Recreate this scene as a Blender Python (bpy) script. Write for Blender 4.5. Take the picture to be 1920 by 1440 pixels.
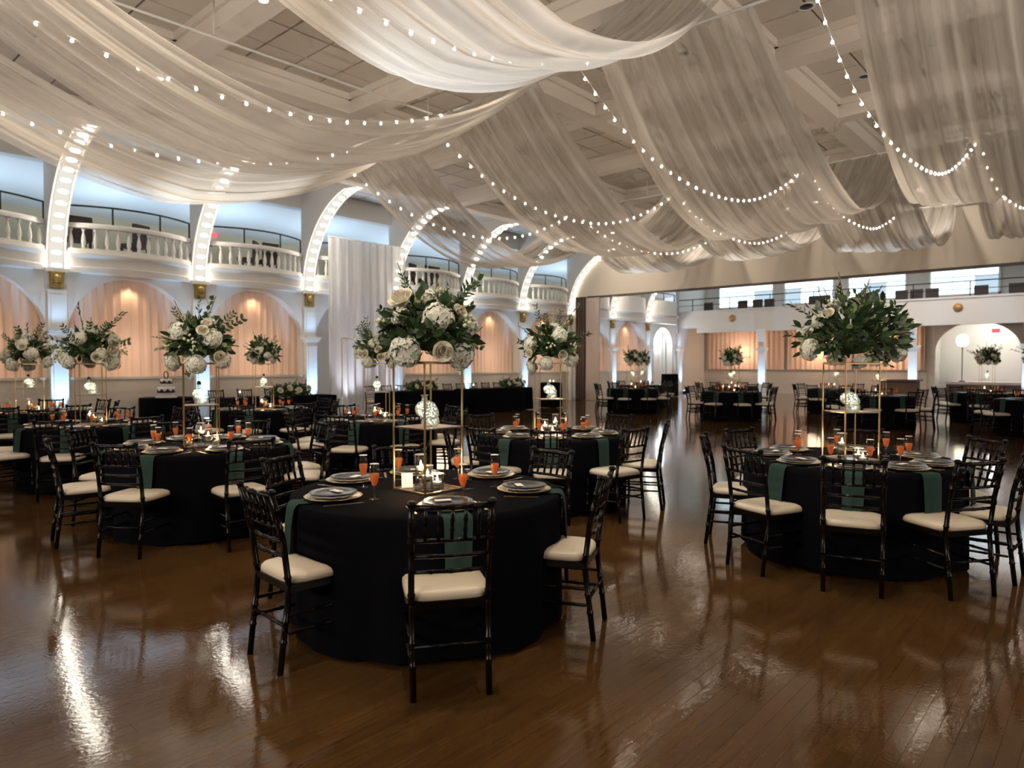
import bpy, math, random
from mathutils import Vector, Matrix, Euler

random.seed(7)
S = bpy.context.scene
COL = S.collection
for o in list(bpy.data.objects):
    bpy.data.objects.remove(o)
PI = math.pi
R = math.radians

# ------------------------------------------------------------------ camera
YAW = 41.7                      # the hall's long axis is world X, the arcade wall lies at Y = 18.3
CS, SN = math.cos(R(YAW)), math.sin(R(YAW))
cam_d = bpy.data.cameras.new('camera')
cam_d.sensor_width = 36.0
cam_d.lens = 36.0 * 1290 / 1920
cam_d.clip_start, cam_d.clip_end = 0.05, 200
cam_d.dof.use_dof = True
cam_d.dof.focus_distance = 4.6
cam_d.dof.aperture_fstop = 2.4
cam = bpy.data.objects.new('camera', cam_d)
cam.location = (0, 0, 1.54)
cam.rotation_euler = (R(90 - 1.6), 0, R(YAW - 90))
COL.objects.link(cam)
S.camera = cam

# ------------------------------------------------------------------ world, exposure
W = bpy.data.worlds.new('world')
S.world = W
W.use_nodes = True
W.node_tree.nodes['Background'].inputs[0].default_value = (0.75, 0.85, 1.0, 1)
W.node_tree.nodes['Background'].inputs[1].default_value = 1.0
S.view_settings.view_transform = 'Standard'
S.view_settings.look = 'None'
S.view_settings.exposure = 0.1
S.view_settings.gamma = 1.0
S.view_settings.use_curve_mapping = False
S.cycles.use_denoising = True
S.cycles.use_adaptive_sampling = True
S.cycles.adaptive_threshold = 0.11
S.cycles.adaptive_min_samples = 12
S.cycles.max_bounces = 5
S.cycles.diffuse_bounces = 3
S.cycles.glossy_bounces = 2
S.cycles.transmission_bounces = 4
S.cycles.transparent_max_bounces = 16
S.cycles.sample_clamp_indirect = 4.0
S.cycles.caustics_reflective = False
S.cycles.caustics_refractive = False


def light(name, typ, loc, power, color, size=0.2, aim=None, spot=90, blend=0.6, parent=None, size_y=None):
    d = bpy.data.lights.new(name, typ)
    d.energy = power
    d.color = color
    if typ == 'AREA':
        d.shape = 'RECTANGLE' if size_y else 'DISK'
        d.size = size
        if size_y:
            d.size_y = size_y
    else:
        d.shadow_soft_size = size
    if typ == 'SPOT':
        d.spot_size = R(spot)
        d.spot_blend = blend
    o = bpy.data.objects.new(name, d)
    COL.objects.link(o)
    o.location = loc
    if aim is not None:
        v = Vector(aim) - Vector(loc)
        o.rotation_euler = v.to_track_quat('-Z', 'Y').to_euler()
    if parent:
        o.parent = parent
        o.matrix_parent_inverse = Matrix.Translation(parent.location).inverted()
    return o


WARM = (1.0, 0.84, 0.67)
WARMW = (1.0, 0.90, 0.79)
COOL = (0.86, 0.93, 1.0)
BLUE = (0.33, 0.63, 1.0)
# added warm fill lamps, out of view with no fixtures, along the wall behind the photographer and the wall opposite the arcade
for _l in (light('fill_light', 'AREA', (-5.6, 5, 3.4), 260, WARMW, 9, aim=(1.5, 5, 4.4), size_y=1.2), light('fill_light', 'AREA', (9, -7.6, 3.4), 400, WARMW, 16, aim=(11, 1.5, 6.9), size_y=1.2)):
    _l.data.spread = R(120)

# ------------------------------------------------------------------ materials
MATS = {}


def mat(name, color=(0.8, 0.8, 0.8), rough=0.5, metal=0.0, emit=None, estr=0.0, spec=None, coat=0.0, trans=0.0, bump=None, vary=None, sheen=0.0):
    m = bpy.data.materials.new(name)
    m.use_nodes = True
    nt = m.node_tree
    b = nt.nodes['Principled BSDF']
    b.inputs['Base Color'].default_value = (*color, 1)
    b.inputs['Roughness'].default_value = rough
    b.inputs['Metallic'].default_value = metal
    if spec is not None:
        b.inputs['Specular IOR Level'].default_value = spec
    if coat:
        b.inputs['Coat Weight'].default_value = coat
        b.inputs['Coat Roughness'].default_value = 0.12
    if trans:
        b.inputs['Transmission Weight'].default_value = trans
    if sheen:
        b.inputs['Sheen Weight'].default_value = sheen
    if emit:
        b.inputs['Emission Color'].default_value = (*emit, 1)
        b.inputs['Emission Strength'].default_value = estr
    if bump or vary:
        tc = nt.nodes.new('ShaderNodeTexCoord')
        n = nt.nodes.new('ShaderNodeTexNoise')
        n.inputs['Scale'].default_value = (bump or vary)[0]
        n.inputs['Detail'].default_value = 4
        nt.links.new(tc.outputs['Object'], n.inputs['Vector'])
        if bump:
            bp = nt.nodes.new('ShaderNodeBump')
            bp.inputs['Strength'].default_value = bump[1]
            bp.inputs['Distance'].default_value = 0.01
            nt.links.new(n.outputs['Fac'], bp.inputs['Height'])
            nt.links.new(bp.outputs['Normal'], b.inputs['Normal'])
        if vary:
            mx = nt.nodes.new('ShaderNodeMix')
            mx.data_type = 'RGBA'
            mx.inputs['A'].default_value = (*[c * (1 - vary[1]) for c in color], 1)
            mx.inputs['B'].default_value = (*[min(1, c * (1 + vary[1])) for c in color], 1)
            nt.links.new(n.outputs['Fac'], mx.inputs['Factor'])
            nt.links.new(mx.outputs['Result'], b.inputs['Base Color'])
    MATS[name] = m
    return m


def emis(name, color, strength, sample=True):
    m = bpy.data.materials.new(name)
    m.use_nodes = True
    nt = m.node_tree
    nt.nodes.clear()
    e = nt.nodes.new('ShaderNodeEmission')
    e.inputs[0].default_value = (*color, 1)
    e.inputs[1].default_value = strength
    out = nt.nodes.new('ShaderNodeOutputMaterial')
    nt.links.new(e.outputs[0], out.inputs[0])
    if not sample:
        m.cycles.emission_sampling = 'NONE'
    MATS[name] = m
    return m


def glassy(name, tint=(1, 1, 1), base=0.04, rough=0.02, diff=0.0):
    """thin glass: clear with a Fresnel reflection, diff adds a little milky scatter"""
    m = bpy.data.materials.new(name)
    m.use_nodes = True
    nt = m.node_tree
    nt.nodes.clear()
    out = nt.nodes.new('ShaderNodeOutputMaterial')
    t = nt.nodes.new('ShaderNodeBsdfTransparent')
    t.inputs[0].default_value = (*tint, 1)
    g = nt.nodes.new('ShaderNodeBsdfGlossy')
    g.inputs['Roughness'].default_value = rough
    f = nt.nodes.new('ShaderNodeLayerWeight')          # Schlick reflection, the same from both sides of a thin wall
    pw = nt.nodes.new('ShaderNodeMath')
    pw.operation = 'POWER'
    pw.inputs[1].default_value = 4.0
    nt.links.new(f.outputs['Facing'], pw.inputs[0])
    ma = nt.nodes.new('ShaderNodeMath')
    ma.operation = 'MULTIPLY_ADD'
    ma.use_clamp = True
    ma.inputs[1].default_value = 0.8
    ma.inputs[2].default_value = base
    nt.links.new(pw.outputs[0], ma.inputs[0])
    mx = nt.nodes.new('ShaderNodeMixShader')
    nt.links.new(ma.outputs[0], mx.inputs[0])
    src = t.outputs[0]
    if diff:
        d = nt.nodes.new('ShaderNodeBsdfTranslucent')
        d.inputs[0].default_value = (*tint, 1)
        d2 = nt.nodes.new('ShaderNodeBsdfDiffuse')
        d2.inputs[0].default_value = (*tint, 1)
        a = nt.nodes.new('ShaderNodeMixShader')
        a.inputs[0].default_value = 0.5
        nt.links.new(d.outputs[0], a.inputs[1])
        nt.links.new(d2.outputs[0], a.inputs[2])
        m2 = nt.nodes.new('ShaderNodeMixShader')
        m2.inputs[0].default_value = diff
        nt.links.new(t.outputs[0], m2.inputs[1])
        nt.links.new(a.outputs[0], m2.inputs[2])
        src = m2.outputs[0]
    nt.links.new(src, mx.inputs[1])
    nt.links.new(g.outputs[0], mx.inputs[2])
    nt.links.new(mx.outputs[0], out.inputs[0])
    MATS[name] = m
    return m


def sheer(name, color, lo, hi, sx, sy, axis='Y', transl=0.5):
    """sheer voile: threads scatter part of the light, the rest passes; density follows the gathered folds"""
    m = bpy.data.materials.new(name)
    m.use_nodes = True
    nt = m.node_tree
    nt.nodes.clear()
    N = nt.nodes.new
    out = N('ShaderNodeOutputMaterial')
    tc = N('ShaderNodeTexCoord')
    mp = N('ShaderNodeMapping')
    mp.inputs['Scale'].default_value = (sx, sy, 0.05) if axis == 'Y' else (sy, 0.3, sx)
    nz = N('ShaderNodeTexNoise')
    nz.inputs['Scale'].default_value = 1.0
    nz.inputs['Detail'].default_value = 1.5
    nt.links.new(tc.outputs['Object'], mp.inputs[0])
    nt.links.new(mp.outputs[0], nz.inputs['Vector'])
    mr = N('ShaderNodeMapRange')
    mr.inputs[1].default_value, mr.inputs[2].default_value = 0.35, 0.65
    mr.inputs[3].default_value, mr.inputs[4].default_value = lo, hi
    nt.links.new(nz.outputs['Fac'], mr.inputs[0])
    t = N('ShaderNodeBsdfTransparent')
    d = N('ShaderNodeBsdfDiffuse')
    d.inputs[0].default_value = (*color, 1)
    tr = N('ShaderNodeBsdfTranslucent')
    tr.inputs[0].default_value = (*color, 1)
    a = N('ShaderNodeMixShader')
    a.inputs[0].default_value = transl
    b = N('ShaderNodeMixShader')
    nt.links.new(d.outputs[0], a.inputs[1])
    nt.links.new(tr.outputs[0], a.inputs[2])
    nt.links.new(mr.outputs[0], b.inputs[0])
    nt.links.new(t.outputs[0], b.inputs[1])
    nt.links.new(a.outputs[0], b.inputs[2])
    nt.links.new(b.outputs[0], out.inputs[0])
    MATS[name] = m
    return m


M_WALL = mat('white_wall_paint', (0.72, 0.69, 0.65), 0.6, bump=(40, 0.05))
M_CEIL = mat('ceiling_paint', (0.80, 0.74, 0.67), 0.8)
M_TILE = mat('ceiling_tile', (0.70, 0.64, 0.57), 0.9, bump=(60, 0.25), vary=(1.3, 0.06))
M_GAP = mat('ceiling_gap', (0.10, 0.085, 0.07), 0.9)
M_PEACH = mat('peach_curtain_cloth', (0.86, 0.60, 0.46), 0.8, sheen=0.2)
M_CLOTH = mat('black_tablecloth', (0.0045, 0.0045, 0.0065), 0.95, spec=0.04)
M_NAP = mat('green_napkin_cloth', (0.032, 0.062, 0.053), 0.9, spec=0.1)
M_CHAIR = mat('black_lacquer', (0.0045, 0.003, 0.0025), 0.2, spec=0.2)
M_SEAT = mat('cream_vinyl', (0.70, 0.60, 0.45), 0.36)
M_GOLD = mat('gold_metal', (0.58, 0.41, 0.20), 0.3, 1.0)
M_GOLDM = mat('mirror_gold', (0.70, 0.55, 0.38), 0.12, 1.0)
M_CHARG = mat('charger_gold', (0.85, 0.68, 0.42), 0.28, 0.9)
M_PLATE = mat('black_stoneware', (0.03, 0.03, 0.03), 0.25)
M_CARD = mat('white_card', (0.85, 0.83, 0.78), 0.7)
M_GLASS = glassy('clear_glass', (0.97, 0.98, 0.98), 0.09)
M_ACRYL = glassy('clear_acrylic', (0.95, 0.96, 0.96), 0.10)
M_WATER = glassy('water', (0.90, 0.92, 0.92), 0.06)
M_SKULL = glassy('skull_glass', (0.94, 1.0, 0.93), 0.12, 0.06, 0.28)
M_WINE = glassy('rose_champagne', (1.0, 0.40, 0.14), 0.0, 0.1, 0.66)
M_WAX = mat('candle_wax', (0.9, 0.82, 0.70), 0.5)
M_FLAME = emis('candle_flame', (1.0, 0.66, 0.30), 60, False)
M_BULB = emis('string_bulb_glow', (1.0, 0.86, 0.68), 66)
M_RIBB = emis('arch_bulb_glow', (1.0, 0.92, 0.78), 34)
M_FAIRY = emis('fairy_light_glow', (1.0, 0.98, 0.75), 6.0, False)
M_RIBP = emis('arch_diffuser_glow', (1.0, 0.94, 0.82), 0.8)
M_WIRE = mat('white_wire', (0.6, 0.56, 0.5), 0.6)
M_LEAF = mat('leaf_green', (0.040, 0.078, 0.026), 0.45, vary=(6, 0.4))
M_LEAF2 = mat('leaf_pale_green', (0.15, 0.21, 0.08), 0.5, vary=(6, 0.4))
M_STEM = mat('stem_brown_green', (0.10, 0.10, 0.05), 0.7)
M_HYD = mat('hydrangea_petal', (0.90, 0.88, 0.74), 0.75, vary=(14, 0.14))
M_ROSE = mat('rose_petal', (0.86, 0.80, 0.64), 0.6)
M_BUD = mat('small_bud', (0.72, 0.74, 0.48), 0.6)
M_BRASS = mat('antique_gold', (0.42, 0.30, 0.10), 0.4, 0.7, bump=(45, 0.9))
M_DARK = mat('dark_metal', (0.03, 0.028, 0.028), 0.4, 0.6)
M_BROWN = mat('brown_partition', (0.085, 0.055, 0.04), 0.5)
M_PANEL = mat('partition_panel', (0.56, 0.47, 0.40), 0.6)
M_WAINS = mat('wainscot_paint', (0.60, 0.54, 0.47), 0.55)
M_BACKW = mat('balcony_back_wall', (0.62, 0.53, 0.36), 0.7)
M_WHITE = mat('white_gloss', (0.80, 0.79, 0.76), 0.45)
M_SWAG = sheer('ceiling_voile', (0.76, 0.72, 0.66), 0.36, 0.90, 0.07, 9.5)
M_BACKD = sheer('backdrop_voile', (0.88, 0.85, 0.84), 0.72, 0.97, 0.12, 6.0, 'X')
M_ICING = mat('white_icing', (0.80, 0.78, 0.74), 0.5)
M_WOODB = mat('brown_wood', (0.09, 0.045, 0.025), 0.4)
M_RED = emis('exit_sign_red', (1.0, 0.08, 0.10), 2.0, False)
M_LENS = emis('lamp_lens', (1.0, 0.95, 0.85), 40, False)
M_LED = emis('blue_led_lens', (0.35, 0.70, 1.0), 8, False)
M_SKYW = emis('daylight_window_pane', (0.70, 0.90, 1.0), 2.4)
M_SKYW2 = emis('shaded_window_pane', (0.55, 0.72, 0.85), 1.0)
M_GLOBE = emis('lamp_globe', (1.0, 0.92, 0.62), 6)

# polished strip floor: the tint of each strip follows the strips that are built (0.07 x 1.5 m)
PW, PL = 0.07, 1.5
mf = bpy.data.materials.new('polished_strip_oak')
mf.use_nodes = True
nt = mf.node_tree
N, L = nt.nodes.new, nt.links.new
bs = nt.nodes['Principled BSDF']
geo = N('ShaderNodeNewGeometry')
sep = N('ShaderNodeSeparateXYZ')
L(geo.outputs['Position'], sep.inputs[0])


def mth(op, a, b=None):
    n = N('ShaderNodeMath')
    n.operation = op
    for i, v in enumerate((a, b)):
        if v is None:
            continue
        if isinstance(v, (int, float)):
            n.inputs[i].default_value = v
        else:
            L(v, n.inputs[i])
    return n.outputs[0]


row = mth('FLOOR', mth('DIVIDE', sep.outputs['Y'], PW))
xs = mth('ADD', mth('DIVIDE', sep.outputs['X'], PL), mth('FRACT', mth('MULTIPLY', row, 0.37)))
colm = mth('FLOOR', xs)
cmb = N('ShaderNodeCombineXYZ')
L(row, cmb.inputs[0])
L(colm, cmb.inputs[1])
wn = N('ShaderNodeTexWhiteNoise')
L(cmb.outputs[0], wn.inputs['Vector'])
mp = N('ShaderNodeMapping')
mp.inputs['Scale'].default_value = (1.2, 26, 1)
L(geo.outputs['Position'], mp.inputs[0])
gr = N('ShaderNodeTexNoise')
gr.inputs['Scale'].default_value = 2.0
gr.inputs['Detail'].default_value = 5
L(mp.outputs[0], gr.inputs['Vector'])
big = N('ShaderNodeTexNoise')
big.inputs['Scale'].default_value = 0.9
big.inputs['Detail'].default_value = 4
L(geo.outputs['Position'], big.inputs['Vector'])
tone = mth('ADD', mth('ADD', mth('MULTIPLY', wn.outputs['Value'], 0.11), mth('MULTIPLY', gr.outputs['Fac'], 0.45)), mth('MULTIPLY', big.outputs['Fac'], 0.50))
rp = N('ShaderNodeValToRGB')
rp.color_ramp.elements[0].position = 0.25
rp.color_ramp.elements[0].color = (0.030, 0.0140, 0.0050, 1)
rp.color_ramp.elements[1].position = 0.85
rp.color_ramp.elements[1].color = (0.140, 0.068, 0.021, 1)
L(tone, rp.inputs[0])
L(rp.outputs[0], bs.inputs['Base Color'])
sc = N('ShaderNodeTexNoise')
sc.inputs['Scale'].default_value = 3.2
sc.inputs['Detail'].default_value = 6
sc.inputs['Roughness'].default_value = 0.65
L(geo.outputs['Position'], sc.inputs['Vector'])
mr = N('ShaderNodeMapRange')
mr.inputs[1].default_value, mr.inputs[2].default_value = 0.3, 0.75
mr.inputs[3].default_value, mr.inputs[4].default_value = 0.045, 0.13
L(sc.outputs['Fac'], mr.inputs[0])
L(mr.outputs[0], bs.inputs['Roughness'])
fb = N('ShaderNodeTexNoise')
fb.inputs['Scale'].default_value = 48
fb.inputs['Detail'].default_value = 3
L(geo.outputs['Position'], fb.inputs['Vector'])
bpn = N('ShaderNodeBump')
bpn.inputs['Strength'].default_value = 0.09
bpn.inputs['Distance'].default_value = 0.004
L(fb.outputs['Fac'], bpn.inputs['Height'])
L(bpn.outputs[0], bs.inputs['Normal'])
bs.inputs['Specular IOR Level'].default_value = 0.8
M_FLOOR = mf
M_FBASE = mat('floor_joint', (0.012, 0.006, 0.003), 0.6, spec=0.1)


# ------------------------------------------------------------------ mesh helpers
class MB:
    def __init__(s):
        s.v, s.f, s.mi, s.sm = [], [], [], []

    def add(s, verts, faces, m=0, smooth=False):
        o = len(s.v)
        s.v += [tuple(p) for p in verts]
        for f in faces:
            s.f.append(tuple(i + o for i in f))
            s.mi.append(m)
            s.sm.append(smooth)
        return s

    def box(s, x0, x1, y0, y1, z0, z1, m=0):
        v = [(x0, y0, z0), (x1, y0, z0), (x1, y1, z0), (x0, y1, z0), (x0, y0, z1), (x1, y0, z1), (x1, y1, z1), (x0, y1, z1)]
        return s.add(v, [(3, 2, 1, 0), (4, 5, 6, 7), (0, 1, 5, 4), (1, 2, 6, 5), (2, 3, 7, 6), (3, 0, 4, 7)], m)

    def tube(s, path, rad, n=8, m=0, cap=True, smooth=True):
        path = [Vector(p) for p in path]
        if not isinstance(rad, (list, tuple)):
            rad = [rad] * len(path)
        rings = []
        up = Vector((0.123, 0.31, 0.94))
        prev = None
        for i, p in enumerate(path):
            t = (path[min(i + 1, len(path) - 1)] - path[max(i - 1, 0)])
            if t.length < 1e-9:
                t = Vector((0, 0, 1))
            t.normalize()
            if prev is None:
                a = t.cross(up)
                if a.length < 1e-4:
                    a = t.cross(Vector((1, 0, 0)))
            else:
                a = prev - t * prev.dot(t)
            a.normalize()
            prev = a
            b = t.cross(a)
            rings.append([p + (a * math.cos(2 * PI * k / n) + b * math.sin(2 * PI * k / n)) * rad[i] for k in range(n)])
        v = [q for r in rings for q in r]
        f = []
        for i in range(len(path) - 1):
            for k in range(n):
                f.append((i * n + k, i * n + (k + 1) % n, (i + 1) * n + (k + 1) % n, (i + 1) * n + k))
        if cap:
            f.append(tuple(range(n - 1, -1, -1)))
            f.append(tuple((len(path) - 1) * n + k for k in range(n)))
        return s.add(v, f, m, smooth)

    def lathe(s, prof, n=16, m=0, c=(0, 0, 0), smooth=True, lob=None):
        v, f = [], []
        for (r, z) in prof:
            for k in range(n):
                a = 2 * PI * k / n
                rr = r * (lob(a) if lob else 1)
                v.append((c[0] + rr * math.cos(a), c[1] + rr * math.sin(a), c[2] + z))
        for i in range(len(prof) - 1):
            for k in range(n):
                f.append((i * n + k, i * n + (k + 1) % n, (i + 1) * n + (k + 1) % n, (i + 1) * n + k))
        if prof[0][0] > 1e-6:
            f.append(tuple(range(n - 1, -1, -1)))
        if prof[-1][0] > 1e-6:
            f.append(tuple((len(prof) - 1) * n + k for k in range(n)))
        return s.add(v, f, m, smooth)

    def grid(s, fn, nu, nv, m=0, smooth=True):
        v = [fn(i / nu, j / nv) for j in range(nv + 1) for i in range(nu + 1)]
        f = [(j * (nu + 1) + i, j * (nu + 1) + i + 1, (j + 1) * (nu + 1) + i + 1, (j + 1) * (nu + 1) + i) for j in range(nv) for i in range(nu)]
        return s.add(v, f, m, smooth)

    def prism(s, poly, axis, a0, a1, m=0):
        """poly of 2-D points extruded along 'x', 'y' or 'z' from a0 to a1"""
        def P(p, a):
            return (a, p[0], p[1]) if axis == 'x' else (p[0], a, p[1]) if axis == 'y' else (p[0], p[1], a)
        n = len(poly)
        v = [P(p, a0) for p in poly] + [P(p, a1) for p in poly]
        f = [tuple(range(n - 1, -1, -1)), tuple(range(n, 2 * n))] + [(i, (i + 1) % n, n + (i + 1) % n, n + i) for i in range(n)]
        return s.add(v, f, m)

    def xform(s, start, mtx):
        for i in range(start, len(s.v)):
            s.v[i] = tuple(mtx @ Vector(s.v[i]))
        return s

    def mesh(s, name, *mats):
        me = bpy.data.meshes.new(name)
        me.from_pydata(s.v, [], s.f)
        for mm in mats:
            me.materials.append(mm)
        me.polygons.foreach_set('material_index', s.mi)
        me.polygons.foreach_set('use_smooth', s.sm)
        me.update()
        return me


def ob(name, me, parent=None, loc=(0, 0, 0), rot=(0, 0, 0), scale=(1, 1, 1), label=None, cat=None, group=None, kind=None):
    o = bpy.data.objects.new(name, me)
    COL.objects.link(o)
    o.location, o.rotation_euler, o.scale = loc, rot, scale
    if parent:
        o.parent = parent
    if label:
        o['label'] = label
    if cat:
        o['category'] = cat
    if group:
        o['group'] = group
    if kind:
        o['kind'] = kind
    return o


def empty(name, loc=(0, 0, 0), rz=0, label=None, cat=None, group=None, kind=None):
    return ob(name, None, None, loc, (0, 0, rz), (1, 1, 1), label, cat, group, kind)


def cam_off(alpha, r):
    """offset from a table's centre; alpha = 0 points to the photographer's end of the hall, + to the right"""
    a = R(alpha)
    rr, dd = math.sin(a) * r, -math.cos(a) * r
    return dd * CS + rr * SN, dd * SN - rr * CS


RZ0 = R(YAW - 90)      # local x to the right, local y away, as seen from the photographer's corner
SIDE = {0: 'near', 45: 'near right', 90: 'right', 135: 'far right', 180: 'far', -180: 'far', -135: 'far left', -90: 'left', -45: 'near left'}

# ================================================================== the room
WY = 18.3                   # arcade wall plane
BAY = 3.26
COLX = [4.86 + BAY * i for i in range(-2, 10)]       # pier positions along the wall
XP = 24.42                  # header wall over the wide opening
XE = 34.2                   # end balcony front
XB = 37.5                   # end wall
ZC = 6.75                   # ceiling
YR, X0 = -8.0, -6.0         # wall opposite the arcade, wall behind the photographer

# ---- floor with strips
fl = ob('floor', MB().box(X0, XB + 4, YR, WY + 0.3, -0.06, -0.004).mesh('floor', M_FBASE), kind='structure')
def plank_mesh(w, l):
    g = 0.0005
    return MB().box(-l / 2 + g, l / 2 - g, -w / 2 + g, w / 2 - g, -0.0035, 0.0).mesh('plank', M_FLOOR)
PM = plank_mesh(PW, PL)
cells = []
r0, r1 = int(math.floor(YR / PW)), int(math.ceil(WY / PW))
for rr in range(r0, r1):
    offx = (rr * 0.37) % 1.0
    c0, c1 = int(math.floor(X0 / PL + offx)), int(math.ceil(XB / PL + offx))
    for cc in range(c0, c1):
        cells.append(((cc + 0.5 - offx) * PL, (rr + 0.5) * PW))
def seen_rank(c):
    x, y = c
    d, r = x * CS + y * SN, x * SN - y * CS
    if d < 1.9 or abs(r / d) > 0.85:
        return 99 + abs(d) + abs(r)
    return d
cells.sort(key=seen_rank)
for (x, y) in cells[:290]:
    ob('plank', PM, fl, (x, y, 0))
mb = MB()
for (x, y) in cells[290:]:
    g = 0.0005
    xa, xb, ya, yb = x - PL / 2 + g, x + PL / 2 - g, y - PW / 2 + g, y + PW / 2 - g
    mb.add([(xa, ya, 0), (xb, ya, 0), (xb, yb, 0), (xa, yb, 0)], [(0, 1, 2, 3)])
ob('planks_beyond', mb.mesh('planks_beyond', M_FLOOR), fl, kind='stuff')

# ---- ceiling with beams and tiles
ce = ob('ceiling', MB().box(X0, XP, YR, WY + 0.1, ZC + 0.03, ZC + 0.15).mesh('ceiling', M_GAP), kind='structure')
BEAMY = [15.5, 11.45, 8.0, 4.5, 1.05, -2.4, -5.85]
BEAMX = [c for c in COLX if -3 < c < XP + 0.1]
for y in BEAMY:
    ob('beam', MB().box(X0, XP, y - 0.2, y + 0.2, 6.38, ZC + 0.03).box(X0, XP, y - 0.26, y + 0.26, 6.62, ZC + 0.03).mesh('beam', M_CEIL), ce)
for x in BEAMX:
    ob('cross_beam', MB().box(x - 0.19, x + 0.19, YR, WY, 6.385, ZC + 0.03).box(x - 0.25, x + 0.25, YR, WY, 6.62, ZC + 0.03).mesh('cross_beam', M_CEIL), ce)
tiles = []
ys = [WY] + BEAMY + [YR]
xb_ = [X0] + BEAMX + [XP]
for i in range(len(xb_) - 1):
    for j in range(len(ys) - 1):
        xa, xb = xb_[i] + 0.2, xb_[i + 1] - 0.2
        ya, yb = ys[j + 1] + 0.22, ys[j] - 0.22
        if xb - xa < 0.4 or yb - ya < 0.4:
            continue
        nx, ny = max(1, round((xb - xa) / 0.73)), max(1, round((yb - ya) / 0.73))
        for a in range(nx):
            for b in range(ny):
                tiles.append((xa + (xb - xa) * a / nx, xa + (xb - xa) * (a + 1) / nx, ya + (yb - ya) * b / ny, ya + (yb - ya) * (b + 1) / ny))
def tile_rank(t):
    x, y = (t[0] + t[1]) / 2, (t[2] + t[3]) / 2
    d, r = x * CS + y * SN, x * SN - y * CS
    if d < 6 or abs(r / d) > 0.8:
        return 99 + abs(d)
    return d
tiles.sort(key=tile_rank)
TM = {}
for t in tiles[:290]:
    k = (round(t[1] - t[0], 3), round(t[3] - t[2], 3))
    if k not in TM:
        TM[k] = MB().box(-k[0] / 2 + 0.017, k[0] / 2 - 0.017, -k[1] / 2 + 0.017, k[1] / 2 - 0.017, 0, 0.045).mesh('ceiling_tile', M_TILE)
    ob('tile', TM[k], ce, ((t[0] + t[1]) / 2, (t[2] + t[3]) / 2, ZC - 0.015))
mb = MB()
for t in tiles[290:]:
    mb.box(t[0] + 0.017, t[1] - 0.017, t[2] + 0.017, t[3] - 0.017, ZC - 0.015, ZC + 0.03)
ob('tiles_beyond', mb.mesh('tiles_beyond', M_TILE), ce, kind='stuff')
ob('ceiling_far_hall', MB().box(XP + 0.3, XB + 4, YR, WY + 4, 7.2, 7.3).mesh('ceiling_far', M_WALL), kind='structure')

# ---- outer walls that close the hall
ob('wall_back', MB().box(X0 - 0.2, X0, YR, WY + 4.4, 0, 7).mesh('wall_back', M_WALL), kind='structure')
ob('wall_right', MB().box(X0, XB + 4, YR - 0.2, YR, 0, 7.3).mesh('wall_right', M_WALL), kind='structure')

# ---- arcade wall
SPR, AR = 2.22, 1.42
def arch_pts(xc, n=20, r=AR, zs=SPR):
    return [(xc - r * math.cos(PI * i / n), zs + r * math.sin(PI * i / n)) for i in range(n + 1)]
mb = MB()
ZF = 3.72
for i in range(len(COLX) - 1):
    xa, xb = COLX[i], COLX[i + 1]
    xc = (xa + xb) / 2
    r = AR if i < 10 else 1.0
    zs = SPR if i < 10 else 2.5
    zlow = 1.23 if i not in (4, 10) else 0.0
    pts = arch_pts(xc, 20, r, zs)
    # spandrels
    for k in range(20):
        p, q = pts[k], pts[k + 1]
        mb.add([(p[0], WY, p[1]), (q[0], WY, q[1]), (q[0], WY, ZF), (p[0], WY, ZF)], [(0, 1, 2, 3)])
        mb.add([(p[0], WY, p[1]), (q[0], WY, q[1]), (q[0], WY + 0.35, q[1]), (p[0], WY + 0.35, p[1])], [(3, 2, 1, 0)], 0, True)
    for (x1, x2) in ((xa, xc - r), (xc + r, xb)):
        mb.add([(x1, WY, 0), (x2, WY, 0), (x2, WY, ZF), (x1, WY, ZF)], [(0, 1, 2, 3)])
    for x in (xc - r, xc + r):
        mb.add([(x, WY, zlow), (x, WY + 0.35, zlow), (x, WY + 0.35, zs), (x, WY, zs)], [(0, 1, 2, 3)])
wl = ob('wall_left', mb.mesh('wall_left', M_WALL), kind='structure')
ob('wall_corner', MB().box(XE + 0.1, XB + 0.3, WY, WY + 0.2, 0, 7.3).mesh('wall_corner', M_WALL), kind='structure')
ob('back_plane', MB().box(X0, XE, WY + 0.62, WY + 0.7, 0, ZF).mesh('wall_left_back', M_WALL), wl)
mbw = MB()
for i in range(len(COLX) - 1):
    if i in (4, 10):
        continue
    xa, xb = COLX[i] + 0.19, COLX[i + 1] - 0.19
    mbw = MB().box(xa, xb, WY - 0.005, WY + 0.4, 0, 1.2).box(xa, xb, WY - 0.04, WY + 0.42, 1.19, 1.25)
    mbw.box(xa, xb, WY - 0.03, WY, 0, 0.16)
    ob('wainscot', mbw.mesh('wainscot', M_WAINS), wl)
    mm = MB()
    ph = random.random() * 6
    def cf(u, v, xa=xa, xb=xb, ph=ph):
        x = xa + (xb - xa) * u
        return (x, WY + 0.30 + 0.016 * math.sin(x * 30 + ph + 0.8 * math.sin(x * 5)) + 0.006 * math.sin(x * 67 + 3 * v), 1.2 + 2.5 * v)
    mm.grid(cf, 150, 6)
    n_th = ['first', 'second', 'third', 'fourth', 'fifth', 'sixth', 'seventh', 'eighth', 'ninth', 'tenth', 'eleventh'][i]
    where = {1: 'behind the far left flowers', 2: 'behind the cake table', 3: 'right of the cake table', 5: 'left of the long head table',
             6: 'behind the long head table', 7: 'beside the brown partition stack', 0: 'at the left edge', 8: 'just past the partition', 9: 'next to the white archway'}[i]
    ob('curtain', mm.mesh('curtain', M_PEACH), None, label=f'peach pleated curtain filling the arch {where}', cat='curtain', group='peach curtains in the arcade')

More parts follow.
